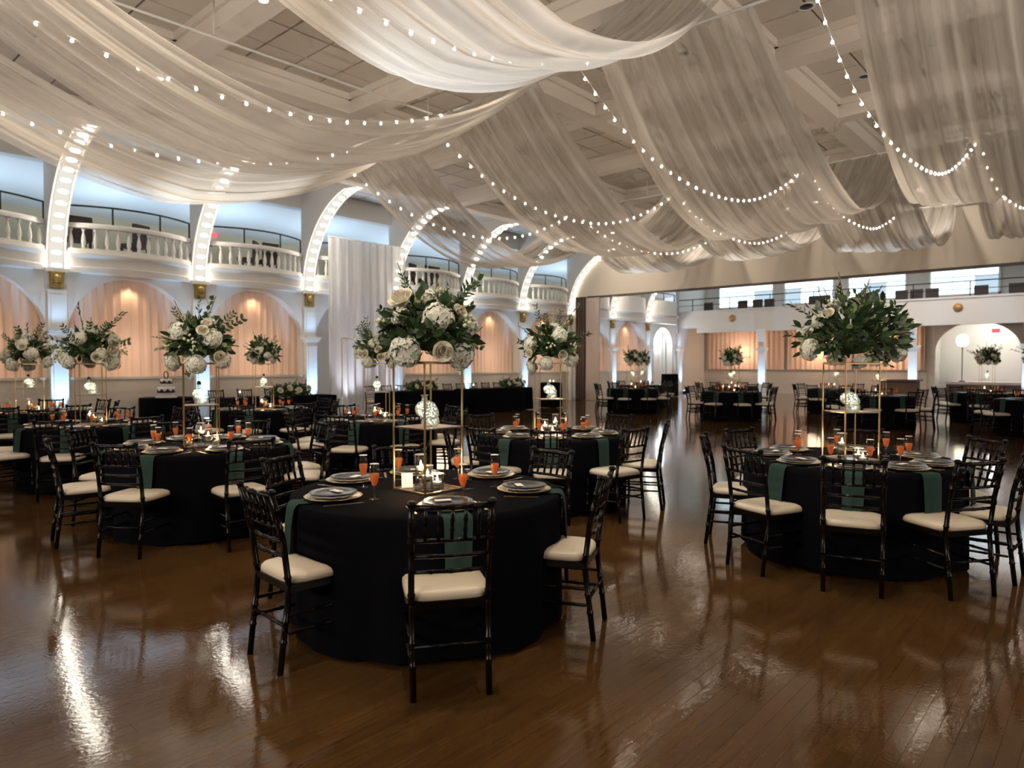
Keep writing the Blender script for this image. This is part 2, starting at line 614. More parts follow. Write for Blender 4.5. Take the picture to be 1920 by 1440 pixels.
# columns with capitals and blue up-lights
ORD = ['first', 'second', 'third', 'fourth', 'fifth', 'sixth', 'seventh', 'eighth', 'ninth', 'tenth', 'eleventh', 'twelfth']
shaft = MB().box(-0.175, 0.175, -0.16, 0.02, 0.12, 2.22).box(-0.12, 0.12, -0.175, -0.15, 0.3, 2.1).mesh('shaft', M_WHITE)
capm = MB().box(-0.19, 0.19, -0.18, 0.02, 2.06, 2.10).box(-0.20, 0.20, -0.19, 0.02, 2.20, 2.25).box(-0.24, 0.24, -0.22, 0.02, 2.25, 2.31).box(-0.28, 0.28, -0.26, 0.02, 2.31, 2.38).mesh('capital', M_WHITE)
basem = MB().box(-0.21, 0.21, -0.20, 0.02, 0, 0.12).mesh('plinth', M_WHITE)
pilm = MB().box(-0.19, 0.19, -0.07, 0.02, 2.36, 3.25).box(-0.13, 0.13, -0.085, -0.05, 2.5, 3.15).mesh('upper_shaft', M_WHITE)
ledm = MB().lathe([(0.0, 0), (0.11, 0.0), (0.12, 0.03), (0.10, 0.14), (0.085, 0.14)], 14).mesh('housing', M_DARK)
lensm = MB().lathe([(0.0, 0.141), (0.085, 0.142), (0.08, 0.15), (0.0, 0.15)], 14).mesh('lens', M_LED)
for i, x in enumerate(COLX):
    c = empty('column', (x, WY, 0), 0, f'white pilaster with stepped capital, {ORD[i]} along the arcade', 'column', 'arcade pilasters')
    ob('shaft', shaft, c)
    ob('capital', capm, c)
    ob('plinth', basem, c)
    ob('upper_shaft', pilm, c)
    if i >= 1:
        u = empty('uplight', (x, WY - 0.42, 0), 0, f'small round blue uplight at the foot of the {ORD[i]} pilaster', 'uplight', 'blue uplights')
        ob('housing', ledm, u)
        ob('lens', lensm, u)
        light('capital_fill', 'SPOT', (x, WY - 0.50, 2.45), 14, BLUE, 0.05, aim=(x, WY - 0.15, 3.7), spot=150, blend=0.9, parent=u)  # added blue fill without a fixture, tints the spandrels above the capital
        light('uplight_beam', 'SPOT', (x, WY - 0.42, 0.17), 330, BLUE, 0.05, aim=(x, WY - 0.06, 2.6), spot=44, blend=0.8, parent=u)

# light arches: solid fin, gold ornament, bulbs
RR = 2.75
ZR = 3.72
pts = [(-RR * (1 - math.cos(a)), ZR + RR * math.sin(a)) for a in [PI / 2 * k / 18 for k in range(19)]]
fin = MB().prism([(p[0], p[1]) for p in pts] + [(-RR, ZC + 0.02), (0.05, ZC + 0.02), (0.05, ZR)], 'x', -0.2, 0.2)
finm = fin.mesh('fin', M_WALL)
rim = MB()
for sx in (-0.2, 0.165):
    rim.grid(lambda u, v, sx=sx: (sx + 0.035 * v, -RR * (1 - math.cos(PI / 2 * u)) - 0.012 * math.cos(PI / 2 * u), ZR + RR * math.sin(PI / 2 * u) - 0.012 * math.sin(PI / 2 * u)), 18, 1)
rimm = rim.mesh('edge_trim', M_WHITE)
ribp = MB().grid(lambda u, v: (-0.15 + 0.30 * v, -RR * (1 - math.cos(PI / 2 * u)) - 0.006 * math.cos(PI / 2 * u), ZR + RR * math.sin(PI / 2 * u) - 0.006 * math.sin(PI / 2 * u)), 18, 1).mesh('diffuser', M_RIBP)
bulbm = MB().lathe([(0, -0.036), (0.036, -0.026), (0.048, 0), (0.036, 0.026), (0, 0.036)], 8).mesh('bulb', M_RIBB)
orn = MB().box(-0.13, 0.13, -0.10, 0.03, 3.30, 3.62).lathe([(0.09, 0), (0.11, 0.02), (0.07, 0.045), (0.03, 0.06), (0, 0.06)], 12)
orn.xform(8, Matrix.Translation((0, -0.10, 3.50)) @ Matrix.Rotation(R(90), 4, 'X'))
orn.box(-0.15, 0.15, -0.12, 0.03, 3.62, 3.66).tube([(-0.10, -0.11, 3.37), (0, -0.125, 3.34), (0.10, -0.11, 3.37)], 0.02, 6)
ornm = orn.mesh('gold_ornament', M_BRASS)
brm = MB().box(-0.24, 0.24, -0.10, 0.02, 3.66, 3.74).mesh('bracket', M_WHITE)
for i, x in enumerate(COLX[1:11]):
    c = empty('light_arch', (x, WY, 0), 0, f'curved white rib strung with warm bulbs rising from the {ORD[i + 1]} pilaster', 'light arch', 'lit ribs along the balcony')
    ob('fin', finm, c)
    ob('edge_trim', rimm, c)
    ob('gold_ornament', ornm, c)
    ob('bracket', brm, c)
    ob('diffuser', ribp, c)
    nb = 15
    for k in range(nb):
        a = PI / 2 * (k + 0.35) / nb
        ob('bulb', bulbm, c, scale=(2.3, 1.0, 1.35), loc=(0, -RR * (1 - math.cos(a)) - 0.05 * math.cos(a), ZR + RR * math.sin(a) - 0.05 * math.sin(a)))

# balconies with balusters
prof = [(0.045, 0), (0.045, 0.04), (0.030, 0.06), (0.048, 0.12), (0.052, 0.17), (0.040, 0.27), (0.022, 0.36), (0.020, 0.40), (0.040, 0.43), (0.042, 0.48)]
balm = MB().lathe(prof, 10).mesh('baluster', M_WALL)
def bow(x, xc, h, b=0.50):
    u = (x - xc) / h
    return WY - 0.02 - b * max(0.0, 1 - u * u)
def sweep_bow(xa, xb, xc, prof2, n=20, h=1.43):
    """prof2: (dy outward, z) section swept along the bowed front"""
    mb = MB()
    v, f = [], []
    for i in range(n + 1):
        x = xa + (xb - xa) * i / n
        y = bow(x, xc, h)
        for (dy, z) in prof2:
            v.append((x, y - dy, z))
    k = len(prof2)
    for i in range(n):
        for j in range(k):
            f.append((i * k + j, i * k + (j + 1) % k, (i + 1) * k + (j + 1) % k, (i + 1) * k + j))
    f.append(tuple(range(k)))
    f.append(tuple(n * k + j for j in range(k - 1, -1, -1)))
    mb.add(v, f)
    return mb
BALW = {0: 'at the left edge of the hall', 1: 'above the second arch', 2: 'above the cake table', 3: 'left of the tall white drape', 4: 'behind the tall white drape', 5: 'right of the tall white drape',
        6: 'above the long head table', 7: 'next to the yellow-lit end wall', 8: 'just past the wide opening', 9: 'at the far corner of the second hall', 10: 'above the white archway'}
for i in range(len(COLX) - 1):
    xa, xb = COLX[i] + 0.2, COLX[i + 1] - 0.2
    xc = (xa + xb) / 2
    solid = i >= 8
    b = empty('balcony', (0, 0, 0), 0, f'{"plain" if solid else "balustraded"} bowed white balcony {BALW[i]}', 'balcony', 'balconies over the arcade')
    ob('fascia', sweep_bow(xa, xb, xc, [(-0.45, 3.68), (0, 3.68), (0.02, 3.80), (0.0, 3.82), (0.0, 4.02), (0.03, 4.05), (0.09, 4.08), (0.09, 4.12), (0.0, 4.14), (0.0, 4.24), (-0.45, 4.24)]).mesh('fascia', M_WALL), b)
    if solid:
        ob('parapet', sweep_bow(xa, xb, xc, [(-0.15, 4.24), (-0.02, 4.24), (-0.02, 4.86), (-0.15, 4.86)]).mesh('parapet', M_WALL), b)
    else:
        nb = 13
        for k in range(nb):
            x = xa + (xb - xa) * (k + 0.5) / nb
            ob('baluster', balm, b, (x, bow(x, xc, 1.43) + 0.09, 4.24))
        ob('handrail', sweep_bow(xa, xb, xc, [(-0.17, 4.72), (0.0, 4.72), (0.01, 4.78), (-0.01, 4.83), (-0.16, 4.83)]).mesh('handrail', M_WALL), b)
    rail = MB()
    pth = [(xa + (xb - xa) * k / 16, bow(xa + (xb - xa) * k / 16, xc, 1.43) + 0.12, 5.24) for k in range(17)]
    rail.tube(pth, 0.022, 6)
    pr = ob('pipe_rail', rail.mesh('pipe_rail', M_DARK), b)
    for k in (0, 5, 11, 16):
        ob('post', MB().tube([(pth[k][0], pth[k][1], 4.8), pth[k]], 0.02, 6).mesh('post', M_DARK), pr)
    ob('deck', MB().box(xa - 0.2, xb + 0.2, WY - 0.02, WY + 4.2, 4.05, 4.2).mesh('deck', M_WALL), b)

# balcony room behind
mb = MB().box(X0, XE + 6, WY + 4.2, WY + 4.3, 4.0, 6.8)
ob('wall_balcony', mb.mesh('wall_balcony', M_BACKW), kind='structure')
ob('ceiling_balcony', MB().prism([(WY + 0.02, 6.28), (WY + 4.3, 5.85), (WY + 4.3, 6.0), (WY + 0.02, 6.43)], 'x', X0, XE + 6).mesh('ceiling_balcony', M_WHITE), kind='structure')
ob('trim_1', MB().box(X0, XE, WY - 0.05, WY + 0.25, 6.15, ZC + 0.03).mesh('trim_1', M_WALL), kind='structure')
for i in range(1, 10):
    x = (COLX[i] + COLX[i + 1]) / 2
    light('balcony_lamp', 'SPOT', (x, WY + 1.5, 4.55), 150, (0.54, 0.75, 1.0), 0.3, aim=(x, WY + 1.7, 6.3), spot=150, blend=0.6)

# warm lamp in each arch top, plus an added fill point before its curtain
for i in range(len(COLX) - 1):
    if i in (4, 10):
        continue
    x = (COLX[i] + COLX[i + 1]) / 2
    light('arch_lamp', 'SPOT', (x, WY + 0.12, 3.5), 15, (1.0, 0.72, 0.45), 0.05, aim=(x, WY + 0.36, 1.2), spot=120, blend=0.9)
    light('curtain_fill', 'POINT', (x, WY - 0.45, 1.9), 15, (1.0, 0.80, 0.62), 0.35)

# ---- header wall over the wide opening, partition stack
ZH = 4.47
ob('wall_header', MB().box(XP, XP + 0.3, YR, WY, ZH, 7.2).mesh('wall_header', mat('header_paint', (0.62, 0.54, 0.44), 0.7)), kind='structure')
ob('trim_2', MB().box(XP - 0.02, XP + 0.32, YR, 17.4, ZH - 0.05, ZH + 0.01).mesh('trim_2', M_BROWN), kind='structure')
ps = empty('folding_partition', (XP, 17.4, 0), 0, 'folded stack of brown and beige partition panels beside the wide opening', 'partition')
for k in range(4):
    ob('folded_panel', MB().box(-0.12, 0.42, 0.45 - k * 0.12, 0.45 - k * 0.12 + 0.085, 0.02, ZH).mesh('folded_panel', M_BROWN), ps)
ob('end_panel', MB().box(-0.02, 0.06, -0.62, 0.06, 0.02, ZH).mesh('end_panel', M_PANEL), ps)
ob('wall_jamb', MB().box(XP, XP + 0.3, 17.9, WY, 0, ZH).mesh('wall_jamb', M_WALL), kind='structure')

# ---- far hall: end wall, balcony, windows, stage alcove
mb = MB().box(XB, XB + 0.2, 6.9, WY + 0.3, 0, 7.2).box(XB, XB + 0.2, YR, 3.2, 0, 7.2).box(XB, XB + 0.2, 3.2, 6.9, 3.9, 7.2)
ob('wall_end', mb.mesh('wall_end', M_WALL), kind='structure')
ob('trim_3', MB().box(XB - 0.06, XB, 7.0, WY, 0.0, 1.22).box(XB - 0.09, XB, 7.0, WY, 1.22, 1.28).mesh('trim_3', M_WAINS), kind='structure')
for (ya, yb, wh) in ((13.7, 18.1, 'beside the far corner archway'), (10.3, 13.5, 'in the middle of the end wall'), (7.1, 10.2, 'next to the stage alcove')):
    mm = MB()
    mm.grid(lambda u, v: (XB - 0.16 + 0.03 * math.sin((ya + (yb - ya) * u) * 24), ya + (yb - ya) * u, 1.28 + 2.3 * v), 120, 2)
    ob('curtain', mm.mesh('curtain', M_PEACH), None, label=f'peach pleated curtain {wh} in the second hall', cat='curtain', group='peach curtains on the end wall')
    light('curtain_fill', 'POINT', (XB - 0.8, (ya + yb) / 2, 2.2), 45, (1.0, 0.72, 0.50), 0.3)  # added warm fill point on the end-wall curtain, no fixture
eb = empty('end_balcony', (XE, 8, 0), 0, 'long plain white balcony front across the second hall', 'balcony')
ob('fascia', MB().box(0, 0.25, YR - 8, 9.2, 3.24, 4.40).box(0, 0.25, 9.2, WY - 8, 3.54, 4.40).box(-0.05, 0.25, YR - 8, WY - 8, 4.34, 4.42).mesh('fascia', M_WALL), eb)
ob('deck', MB().box(0.2, XB - XE, YR - 8, WY - 8, 3.55, 3.75).mesh('deck', M_WALL), eb)
ob('rail', MB().tube([(0.1, YR - 8, 5.05), (0.1, WY - 8, 5.05)], 0.025, 6).tube([(0.1, YR - 8, 4.72), (0.1, WY - 8, 4.72)], 0.015, 6).mesh('rail', M_DARK), eb)
for k in range(9):
    y = 9.5 - k * 2.1
    ob('rail_post', MB().tube([(0.1, y, 4.4), (0.1, y, 5.05)], 0.022, 6).mesh('rail_post', M_DARK), eb)
for y in (15.2 - 8, 5.0 - 8 + 0.3):
    ob('gold_crest', MB().lathe([(0.0, 0), (0.16, 0.0), (0.18, 0.04), (0.10, 0.09), (0, 0.11)], 12).xform(0, Matrix.Translation((0, y, 3.95)) @ Matrix.Rotation(R(-90), 4, 'Y')).mesh('gold_crest', mat('crest_gold', (0.5, 0.26, 0.08), 0.5, 0.4)), eb)
WINS = [(14.3, 17.5), (11.2, 13.8), (7.9, 10.6), (4.2, 7.0), (0.6, 3.4)]
for i, (ya, yb) in enumerate(WINS):
    w = empty(f'window_{i + 1}', (XB - 0.03, (ya + yb) / 2, 0), 0, None, None, None, 'structure')
    h = (yb - ya) / 2
    fr = MB().box(-0.06, 0.02, -h, h, 4.72, 4.8).box(-0.06, 0.02, -h, h, 6.6, 6.68).box(-0.06, 0.02, -h, -h + 0.08, 4.72, 6.68).box(-0.06, 0.02, h - 0.08, h, 4.72, 6.68)
    ob('window_frame', fr.mesh('window_frame', M_WHITE), w)
    for k in range(3):
        a, b_ = -h + 0.08 + (2 * h - 0.16) * k / 3, -h + 0.08 + (2 * h - 0.16) * (k + 1) / 3
        ob('pane', MB().box(-0.01, 0.01, a + 0.02, b_ - 0.02, 4.8, 5.55).mesh('pane', M_SKYW if (i + k) % 3 else M_SKYW2), w)
        ob('pane', MB().box(-0.01, 0.01, a + 0.02, b_ - 0.02, 5.62, 6.6).mesh('pane', M_SKYW), w)
for i, y in enumerate((13.6, 6.93, 2.9)):
    c = empty('column', (XE, y, 0), R(-90), f'white pilaster under the end balcony, {["left", "middle", "right"][i]} one, lit blue', 'column', 'end balcony pilasters')
    ob('shaft', shaft, c)
    ob('capital', capm, c)
    ob('plinth', basem, c)
    ob('strut', MB().prism([(-0.1, 2.4), (0.02, 2.4), (0.02, 3.3), (-0.5, 3.3)], 'x', -0.12, 0.12).mesh('strut', M_WHITE), c)
    u = empty('uplight', (XE - 0.5, y, 0), 0, f'small blue uplight at the {["left", "middle", "right"][i]} pilaster of the end balcony', 'uplight', 'blue uplights')
    ob('housing', ledm, u)
    ob('lens', lensm, u)
    light('uplight_beam', 'SPOT', (XE - 0.5, y, 0.17), 240, BLUE, 0.06, aim=(XE + 0.1, y, 3.2), spot=60, blend=0.8, parent=u)
# balcony seats seen as dark blocks over the rail
seatm = MB().box(-0.25, 0.25, -0.25, 0.25, 0.36, 0.46).box(0.18, 0.26, -0.25, 0.25, 0.46, 0.95).box(-0.22, -0.17, -0.24, -0.19, 0, 0.36).box(-0.22, -0.17, 0.19, 0.24, 0, 0.36).box(0.17, 0.22, -0.24, -0.19, 0, 0.36).box(0.17, 0.22, 0.19, 0.24, 0, 0.36).mesh('balcony_chair', mat('dark_seat', (0.05, 0.035, 0.03), 0.6))
for k, y in enumerate((16.9, 15.0, 14.2, 13.6, 11.4, 10.9, 9.1, 7.6, 7.0, 6.4, 4.6, 3.4, 2.9)):
    ob('balcony_chair', seatm, None, (XE + 1.0, y, 3.95), (0, 0, PI), label=f'{(ORD + ["thirteenth"])[k]} dark empty seat from the left on the end balcony', cat='seat', group='seats on the end balcony')
for k, x in enumerate((5.6, 6.9, 10.0, 10.6, 16.0, 16.6, 17.1)):
    ob('balcony_chair', seatm, None, (x, WY + 1.0, 4.2), (0, 0, R(-90 + 25 * (k % 3))), label=f'{ORD[k]} dark seat from the left behind the side balusters', cat='seat', group='seats on the side balcony')

# stage alcove
ob('wall_alcove_back', MB().box(XB + 3.0, XB + 3.1, 2.9, 7.2, 0, 4.2).mesh('wall_alcove', M_WHITE), kind='structure')
ob('wall_alcove_left', MB().box(XB + 0.2, XB + 3.0, 7.0, 7.1, 0, 4.2).mesh('wall_alcove', M_WHITE), kind='structure')
ob('wall_alcove_right', MB().box(XB + 0.2, XB + 3.0, 3.0, 3.1, 0, 4.2).mesh('wall_alcove', M_WHITE), kind='structure')
ob('ceiling_alcove', MB().box(XB + 0.2, XB + 3.0, 3.1, 7.0, 4.0, 4.1).mesh('wall_alcove', M_WHITE), kind='structure')
pts = [(5.05 - 1.65 * math.cos(PI * i / 16), 2.15 + 1.35 * math.sin(PI * i / 16)) for i in range(17)]
mb = MB()
for k in range(16):
    p, q = pts[k], pts[k + 1]
    mb.add([(XB - 0.01, p[0], p[1]), (XB - 0.01, q[0], q[1]), (XB - 0.01, q[0], 3.95), (XB - 0.01, p[0], 3.95)], [(3, 2, 1, 0)])
mb.box(XB - 0.02, XB + 0.2, 6.7, 7.0, 0, 3.95).box(XB - 0.02, XB + 0.2, 3.1, 3.4, 0, 3.95)
ob('wall_stage_arch', mb.mesh('wall_stage_arch', M_WALL), kind='structure')
st = empty('stage', (XB + 0.65, 4.9, 0), 0, 'low stage with pale top and dark brown front inside the lit alcove', 'stage')
ob('platform', MB().box(-0.2, 2.3, -1.6, 1.4, 0, 0.62).mesh('platform', M_WOODB), st)
ob('stage_top', MB().box(-0.25, 2.3, -1.62, 1.42, 0.62, 0.74).mesh('stage_top', mat('pale_stage_top', (0.75, 0.68, 0.74), 0.4)), st)
for k in range(3):
    ob('step', MB().box(-0.38 + 0.06 * k, -0.2, 0.8, 1.4, 0.2 * k, 0.2 * k + 0.2).mesh('step', M_WOODB), st)
lp = empty('standing_lamp', (XB + 0.9, 5.75, 0.74), 0, 'tall lamp with glowing globe shade on the stage', 'lamp')
ob('pole', MB().lathe([(0.14, 0), (0.14, 0.03), (0.02, 0.05), (0.02, 1.6), (0.05, 1.65)], 10).mesh('pole', M_DARK), lp)
ob('globe', MB().lathe([(0.0, 1.65), (0.18, 1.7), (0.26, 1.88), (0.24, 2.1), (0.12, 2.22), (0, 2.24)], 14).mesh('globe', M_GLOBE), lp)
light('stage_light', 'POINT', (XB + 1.6, 4.6, 3.3), 75, (1.0, 0.95, 0.88), 0.3)
ob('exit_sign', MB().box(-0.02, 0.02, -0.16, 0.16, 0, 0.18).mesh('exit_sign', M_RED), None, (XB + 2.97, 4.7, 3.1), label='small red exit sign on the back wall of the stage alcove', cat='sign')
ob('exit_sign', MB().box(-0.16, 0.16, -0.02, 0.02, 0, 0.16).mesh('exit_sign', M_RED), None, (10.4, WY + 4.17, 5.75), label='small red exit sign high on the balcony wall', cat='sign')
# white archway in the far corner of the arcade
light('archway_lamp', 'POINT', ((COLX[10] + COLX[11]) / 2, WY + 0.15, 2.9), 60, (0.9, 0.95, 1.0), 0.15)
mm = MB()
mm.grid(lambda u, v: (COLX[10] + 0.3 + 2.6 * u, WY + 0.45 + 0.04 * math.sin(u * 40), 3.5 * v), 70, 2)
ob('curtain', mm.mesh('curtain', M_WHITE), None, label='bright white drape inside the far corner archway', cat='curtain')
# added overhead fill panel that brightens the second hall
light('second_hall_fill', 'AREA', (29.5, 9, 7.0), 850, (1.0, 0.93, 0.88), 7, aim=(29.5, 10.5, 0), size_y=14)
print('ROOM OK')

# ================================================================== ceiling drapes and light strings
def hash1(n):
    return (math.sin(n * 127.1 + 11.7) * 43758.5453) % 1.0


def swag(xa, xb, ya, yb, zt, zm, seed, label):
    """a long voile panel slung between two cross pipes; ya is the edge nearer the arcade"""
    cx, cy = (xa + xb) / 2, (ya + yb) / 2
    hw, hl = (ya - yb) / 2, (xb - xa) / 2
    ph = [hash1(seed * 7 + k) * 6.28 for k in range(8)]

    def fn(u, v):
        t = 2 * u - 1
        s = 1 - t * t
        s = 0.86 * s + 0.14 * (1 - abs(t)) * 1.0
        w = 2 * v - 1
        gather = 1.0 - 0.16 * (abs(t) ** 2)
        y = w * hw * gather
        fold = 0.050 * math.sin(w * 13 + ph[0] + 1.2 * t) + 0.034 * math.sin(w * 29 + ph[1] - 0.9 * t) + 0.018 * math.sin(w * 53 + ph[2])
        sag = (zt - zm) * s
        lift = 0.18 * s * (abs(w) ** 2.2) * (0.6 + 0.4 * math.sin(ph[3]))
        tilt = 0.12 * s * w * math.sin(ph[4])
        z = zt - sag + lift + tilt + fold * (0.60 + 0.25 * s)
        y += 0.02 * math.sin(t * 5 + ph[5]) + 0.014 * math.sin(w * 41 + ph[6])
        x = t * hl + 0.10 * math.sin(w * 4 + ph[7]) * s
        return (x, y, z)
    m = MB().grid(fn, 44, 110)
    return ob('ceiling_drape', m.mesh('ceiling_drape', M_SWAG), None, (cx, cy, 0), label=label, cat='drape', group='sheer white ceiling swags')


ZT = 6.28
XA, XBm = 9.0, 17.2
swag(-0.4, XA, 10.7, 8.85, ZT, 4.05, 1, 'sheer white ceiling swag at far left, hanging over the arcade side')
swag(-0.4, 8.6, 8.2, 6.4, ZT, 3.90, 2, 'sheer taupe ceiling swag between the leftmost swag and the bright one')
swag(0.1, 7.75, 5.1, 3.1, ZT, 4.0, 3, 'brightest white ceiling swag at the top centre')
swag(XA, XBm, 13.4, 10.7, ZT, 4.08, 5, 'sheer ceiling swag crossing in front of the balcony pipe rails')
swag(XA, XBm, 9.95, 7.2, ZT, 4.02, 6, 'sheer ceiling swag at centre, second of the middle row')
swag(XA, XBm, 6.4, 3.5, ZT, 4.05, 7, 'wide sheer ceiling swag right of centre in the middle row')
swag(XA, XBm, 2.75, 0.1, ZT, 4.12, 8, 'sheer ceiling swag in the top right corner')
swag(XBm, 24.0, 13.2, 10.7, ZT, 4.72, 9, 'far ceiling swag next to the yellow-lit rib')
swag(XBm, 24.0, 9.7, 7.2, ZT, 4.82, 10, 'far ceiling swag in the middle of the row at the header wall')
swag(XBm, 24.0, 6.2, 3.6, ZT, 4.62, 11, 'far ceiling swag right of the row at the header wall')
swag(XBm, 24.0, 2.6, 0.2, ZT, 4.7, 12, 'far ceiling swag furthest right along the header wall')

sbm = MB().lathe([(0, -0.030), (0.016, -0.020), (0.021, -0.006), (0.014, 0.012), (0.007, 0.020), (0, 0.020)], 7).mesh('bulb', M_BULB)
capsm = MB().lathe([(0.008, 0.018), (0.008, 0.034), (0, 0.036)], 6).mesh('bulb_cap', M_WIRE)


def light_string(p0, p1, zs, label, n=27, start=0.0, end=1.0):
    c = empty('light_string', (0, 0, 0), 0, label, 'string lights', 'bulb strings along the swags')
    P0, P1 = Vector(p0), Vector(p1)

    def at(t):
        p = P0.lerp(P1, t)
        p.z -= 4 * t * (1 - t) * ((P0.z + P1.z) / 2 - zs)
        p.y += 0.05 * math.sin(t * 9)
        return p
    ob('cable', MB().tube([at(start + (end - start) * k / 30) for k in range(31)], 0.006, 4).mesh('cable', M_WIRE), c)
    for k in range(n):
        t = start + (end - start) * (k + 0.5) / n
        p = at(t)
        ob('bulb', sbm, c, (p.x, p.y, p.z - 0.03), (0.3 * math.sin(k * 3.1), 0.3 * math.cos(k * 2.3), 0))


light_string((-0.4, 12.4, 6.25), (9.0, 12.6, 6.25), 5.15, 'string of warm bulbs behind the leftmost ceiling swag', 26)
light_string((-0.4, 9.0, 6.25), (8.9, 9.5, 6.25), 5.2, 'string of warm bulbs across the taupe left swag', 26)
light_string((-0.4, 6.1, 6.25), (8.9, 6.2, 6.25), 5.3, 'string of warm bulbs glowing through the brightest swag', 26)
light_string((9.0, 13.3, 6.2), (17.2, 12.9, 6.2), 5.0, 'string of warm bulbs on the swag before the balcony rails', 25)
light_string((9.0, 10.15, 6.2), (17.2, 9.4, 6.2), 4.95, 'string of warm bulbs along the centre swag', 27)
light_string((8.9, 6.5, 6.2), (17.2, 5.96, 6.2), 4.95, 'string of warm bulbs along the wide right swag', 30)
light_string((8.9, 2.95, 6.2), (17.2, 2.36, 6.2), 4.85, 'string of warm bulbs along the top right swag', 30)
light_string((17.3, 12.6, 6.1), (23.8, 11.5, 6.1), 5.35, 'string of warm bulbs on the far swag near the yellow-lit rib', 20)
light_string((17.3, 9.2, 6.1), (23.8, 8.6, 6.1), 5.35, 'string of warm bulbs on the far middle swag', 20)
light_string((17.3, 5.7, 6.1), (23.6, 5.3, 6.1), 5.35, 'string of warm bulbs on the far right swag', 20)
light_string((17.2, 2.3, 6.1), (22.0, 1.6, 6.1), 5.2, 'short drooping bulb string at the right edge', 14)

# cross pipes that carry the swags, conduit, ceiling fittings
for (x, wh) in ((XA, 'over the front tables'), (XBm, 'over the dance floor'), (23.95, 'at the header wall')):
    p = empty('cross_pipe', (x, 6, 0), 0, f'thin white pipe carrying the swags {wh}', 'pipe', 'swag pipes')
    ob('pipe', MB().tube([(0, -7, 6.3), (0, 9, 6.3)], 0.022, 6).mesh('pipe', M_WHITE), p)
    for k in range(5):
        ob('hanger', MB().tube([(0, -6 + 3.4 * k, 6.3), (0, -6 + 3.4 * k, ZC)], 0.010, 5).mesh('hanger', M_WHITE), p)
p = empty('conduit', (5.5, 9.8, 0), 0, 'long thin white conduit under the ceiling tiles at upper left', 'pipe')
ob('pipe', MB().tube([(-4, 0.05, 6.22), (3.2, -0.05, 6.22)], 0.02, 6).mesh('pipe', M_WHITE), p)
ob('clip', MB().tube([(-0.9, 0, 6.22), (-0.9, 0, ZC)], 0.010, 5).mesh('clip', M_WHITE), p)
ob('clip', MB().tube([(2.2, 0, 6.22), (2.2, 0, ZC)], 0.010, 5).mesh('clip', M_WHITE), p)
canm = MB().lathe([(0.13, 0), (0.13, -0.012), (0.10, -0.014), (0.09, 0.0)], 16).mesh('trim_ring', M_WHITE)
cinm = MB().lathe([(0.0, -0.004), (0.09, -0.006), (0.09, -0.002), (0, -0.001)], 14).mesh('dark_lens', M_DARK)
for k, (x, y, wh) in enumerate(((11.6 - 1.2, 3.55, 'beside the top right swag'), (13.6, 3.6, 'between the beams at right'), (12.6, 5.1, 'behind the wide right swag'), (10.6, 5.6, 'seen through the wide right swag'))):
    c = empty('recessed_light', (x, y, ZC - 0.012), 0, f'small unlit recessed ceiling light {wh}', 'ceiling light', 'unlit recessed lights')
    ob('trim_ring', canm, c)
    ob('dark_lens', cinm, c)
spm = MB().lathe([(0.0, 0.12), (0.07, 0.12), (0.075, 0.0), (0.07, -0.10), (0.0, -0.10)], 14)
spm.box(-0.012, 0.012, -0.012, 0.012, 0.1, 0.35)
spm = spm.mesh('lamp_head', M_WHITE)
spl = MB().lathe([(0.0, -0.102), (0.06, -0.102), (0.055, -0.112), (0, -0.112)], 14).mesh('lens', M_LENS)


def spot_fix(x, y, z, aim, power, color, spot, wh, size=0.10):
    c = empty('ceiling_spotlight', (x, y, z), 0, f'white ceiling spotlight {wh}', 'spotlight', 'ceiling spotlights')
    h = ob('lamp_head', spm, c)
    ob('lens', spl, h)
    light('spot_beam', 'SPOT', (x, y, z - 0.13), power, color, size, aim=aim, spot=spot, blend=0.7, parent=c)


spot_fix(3.6, 5.75, 6.3, (4.6, 3.6, 4.0), 520, COOL, 70, 'lighting the brightest swag')
spot_fix(4.6, 11.7, 6.25, (5.0, 10.1, 4.1), 560, (1.0, 0.98, 0.93), 58, 'lighting the leftmost swag')
spot_fix(3.6, 8.45, 6.35, (3.2, 8.6, 0), 45, WARMW, 95, 'glowing through the taupe swag')
spot_fix(4.6, 8.4, 6.35, (4.4, 6.6, 0), 60, WARMW, 95, 'glowing beside the taupe swag')
spot_fix(20.6, 13.6, 6.3, (20.9, 12.2, 4.7), 220, COOL, 62, 'over the far swag by the yellow-lit rib')
spot_fix(20.6, 10.2, 6.3, (20.9, 8.4, 4.7), 260, (1.0, 0.98, 0.9), 62, 'over the far middle swag')
spot_fix(20.6, 6.7, 6.3, (20.9, 5.0, 4.7), 240, COOL, 60, 'over the far right swag')
for (x, y, px) in ((2.2, 2.65, 330), (2.4, 5.8, 260), (3.0, 11.0, 210), (4.9, 2.6, 260), (6.6, 5.8, 240), (7.6, 10.3, 180), (13, 3.1, 190), (13, 6.8, 170), (13, 10.3, 150)):
    light('downlight', 'SPOT', (x, y, 6.33), px * 0.9, WARM, 0.12, aim=(x, y, 0), spot=105, blend=0.8)
for y in (15.0, 11.3, 7.9, 4.3, 0.9):
    light('header_fill', 'SPOT', (21.6, y, 6.33), 250, WARMW, 0.12, aim=(XP, y, 5.3), spot=85, blend=0.9)  # added lamps without fixtures, brightening the header wall
print('DRAPES OK')

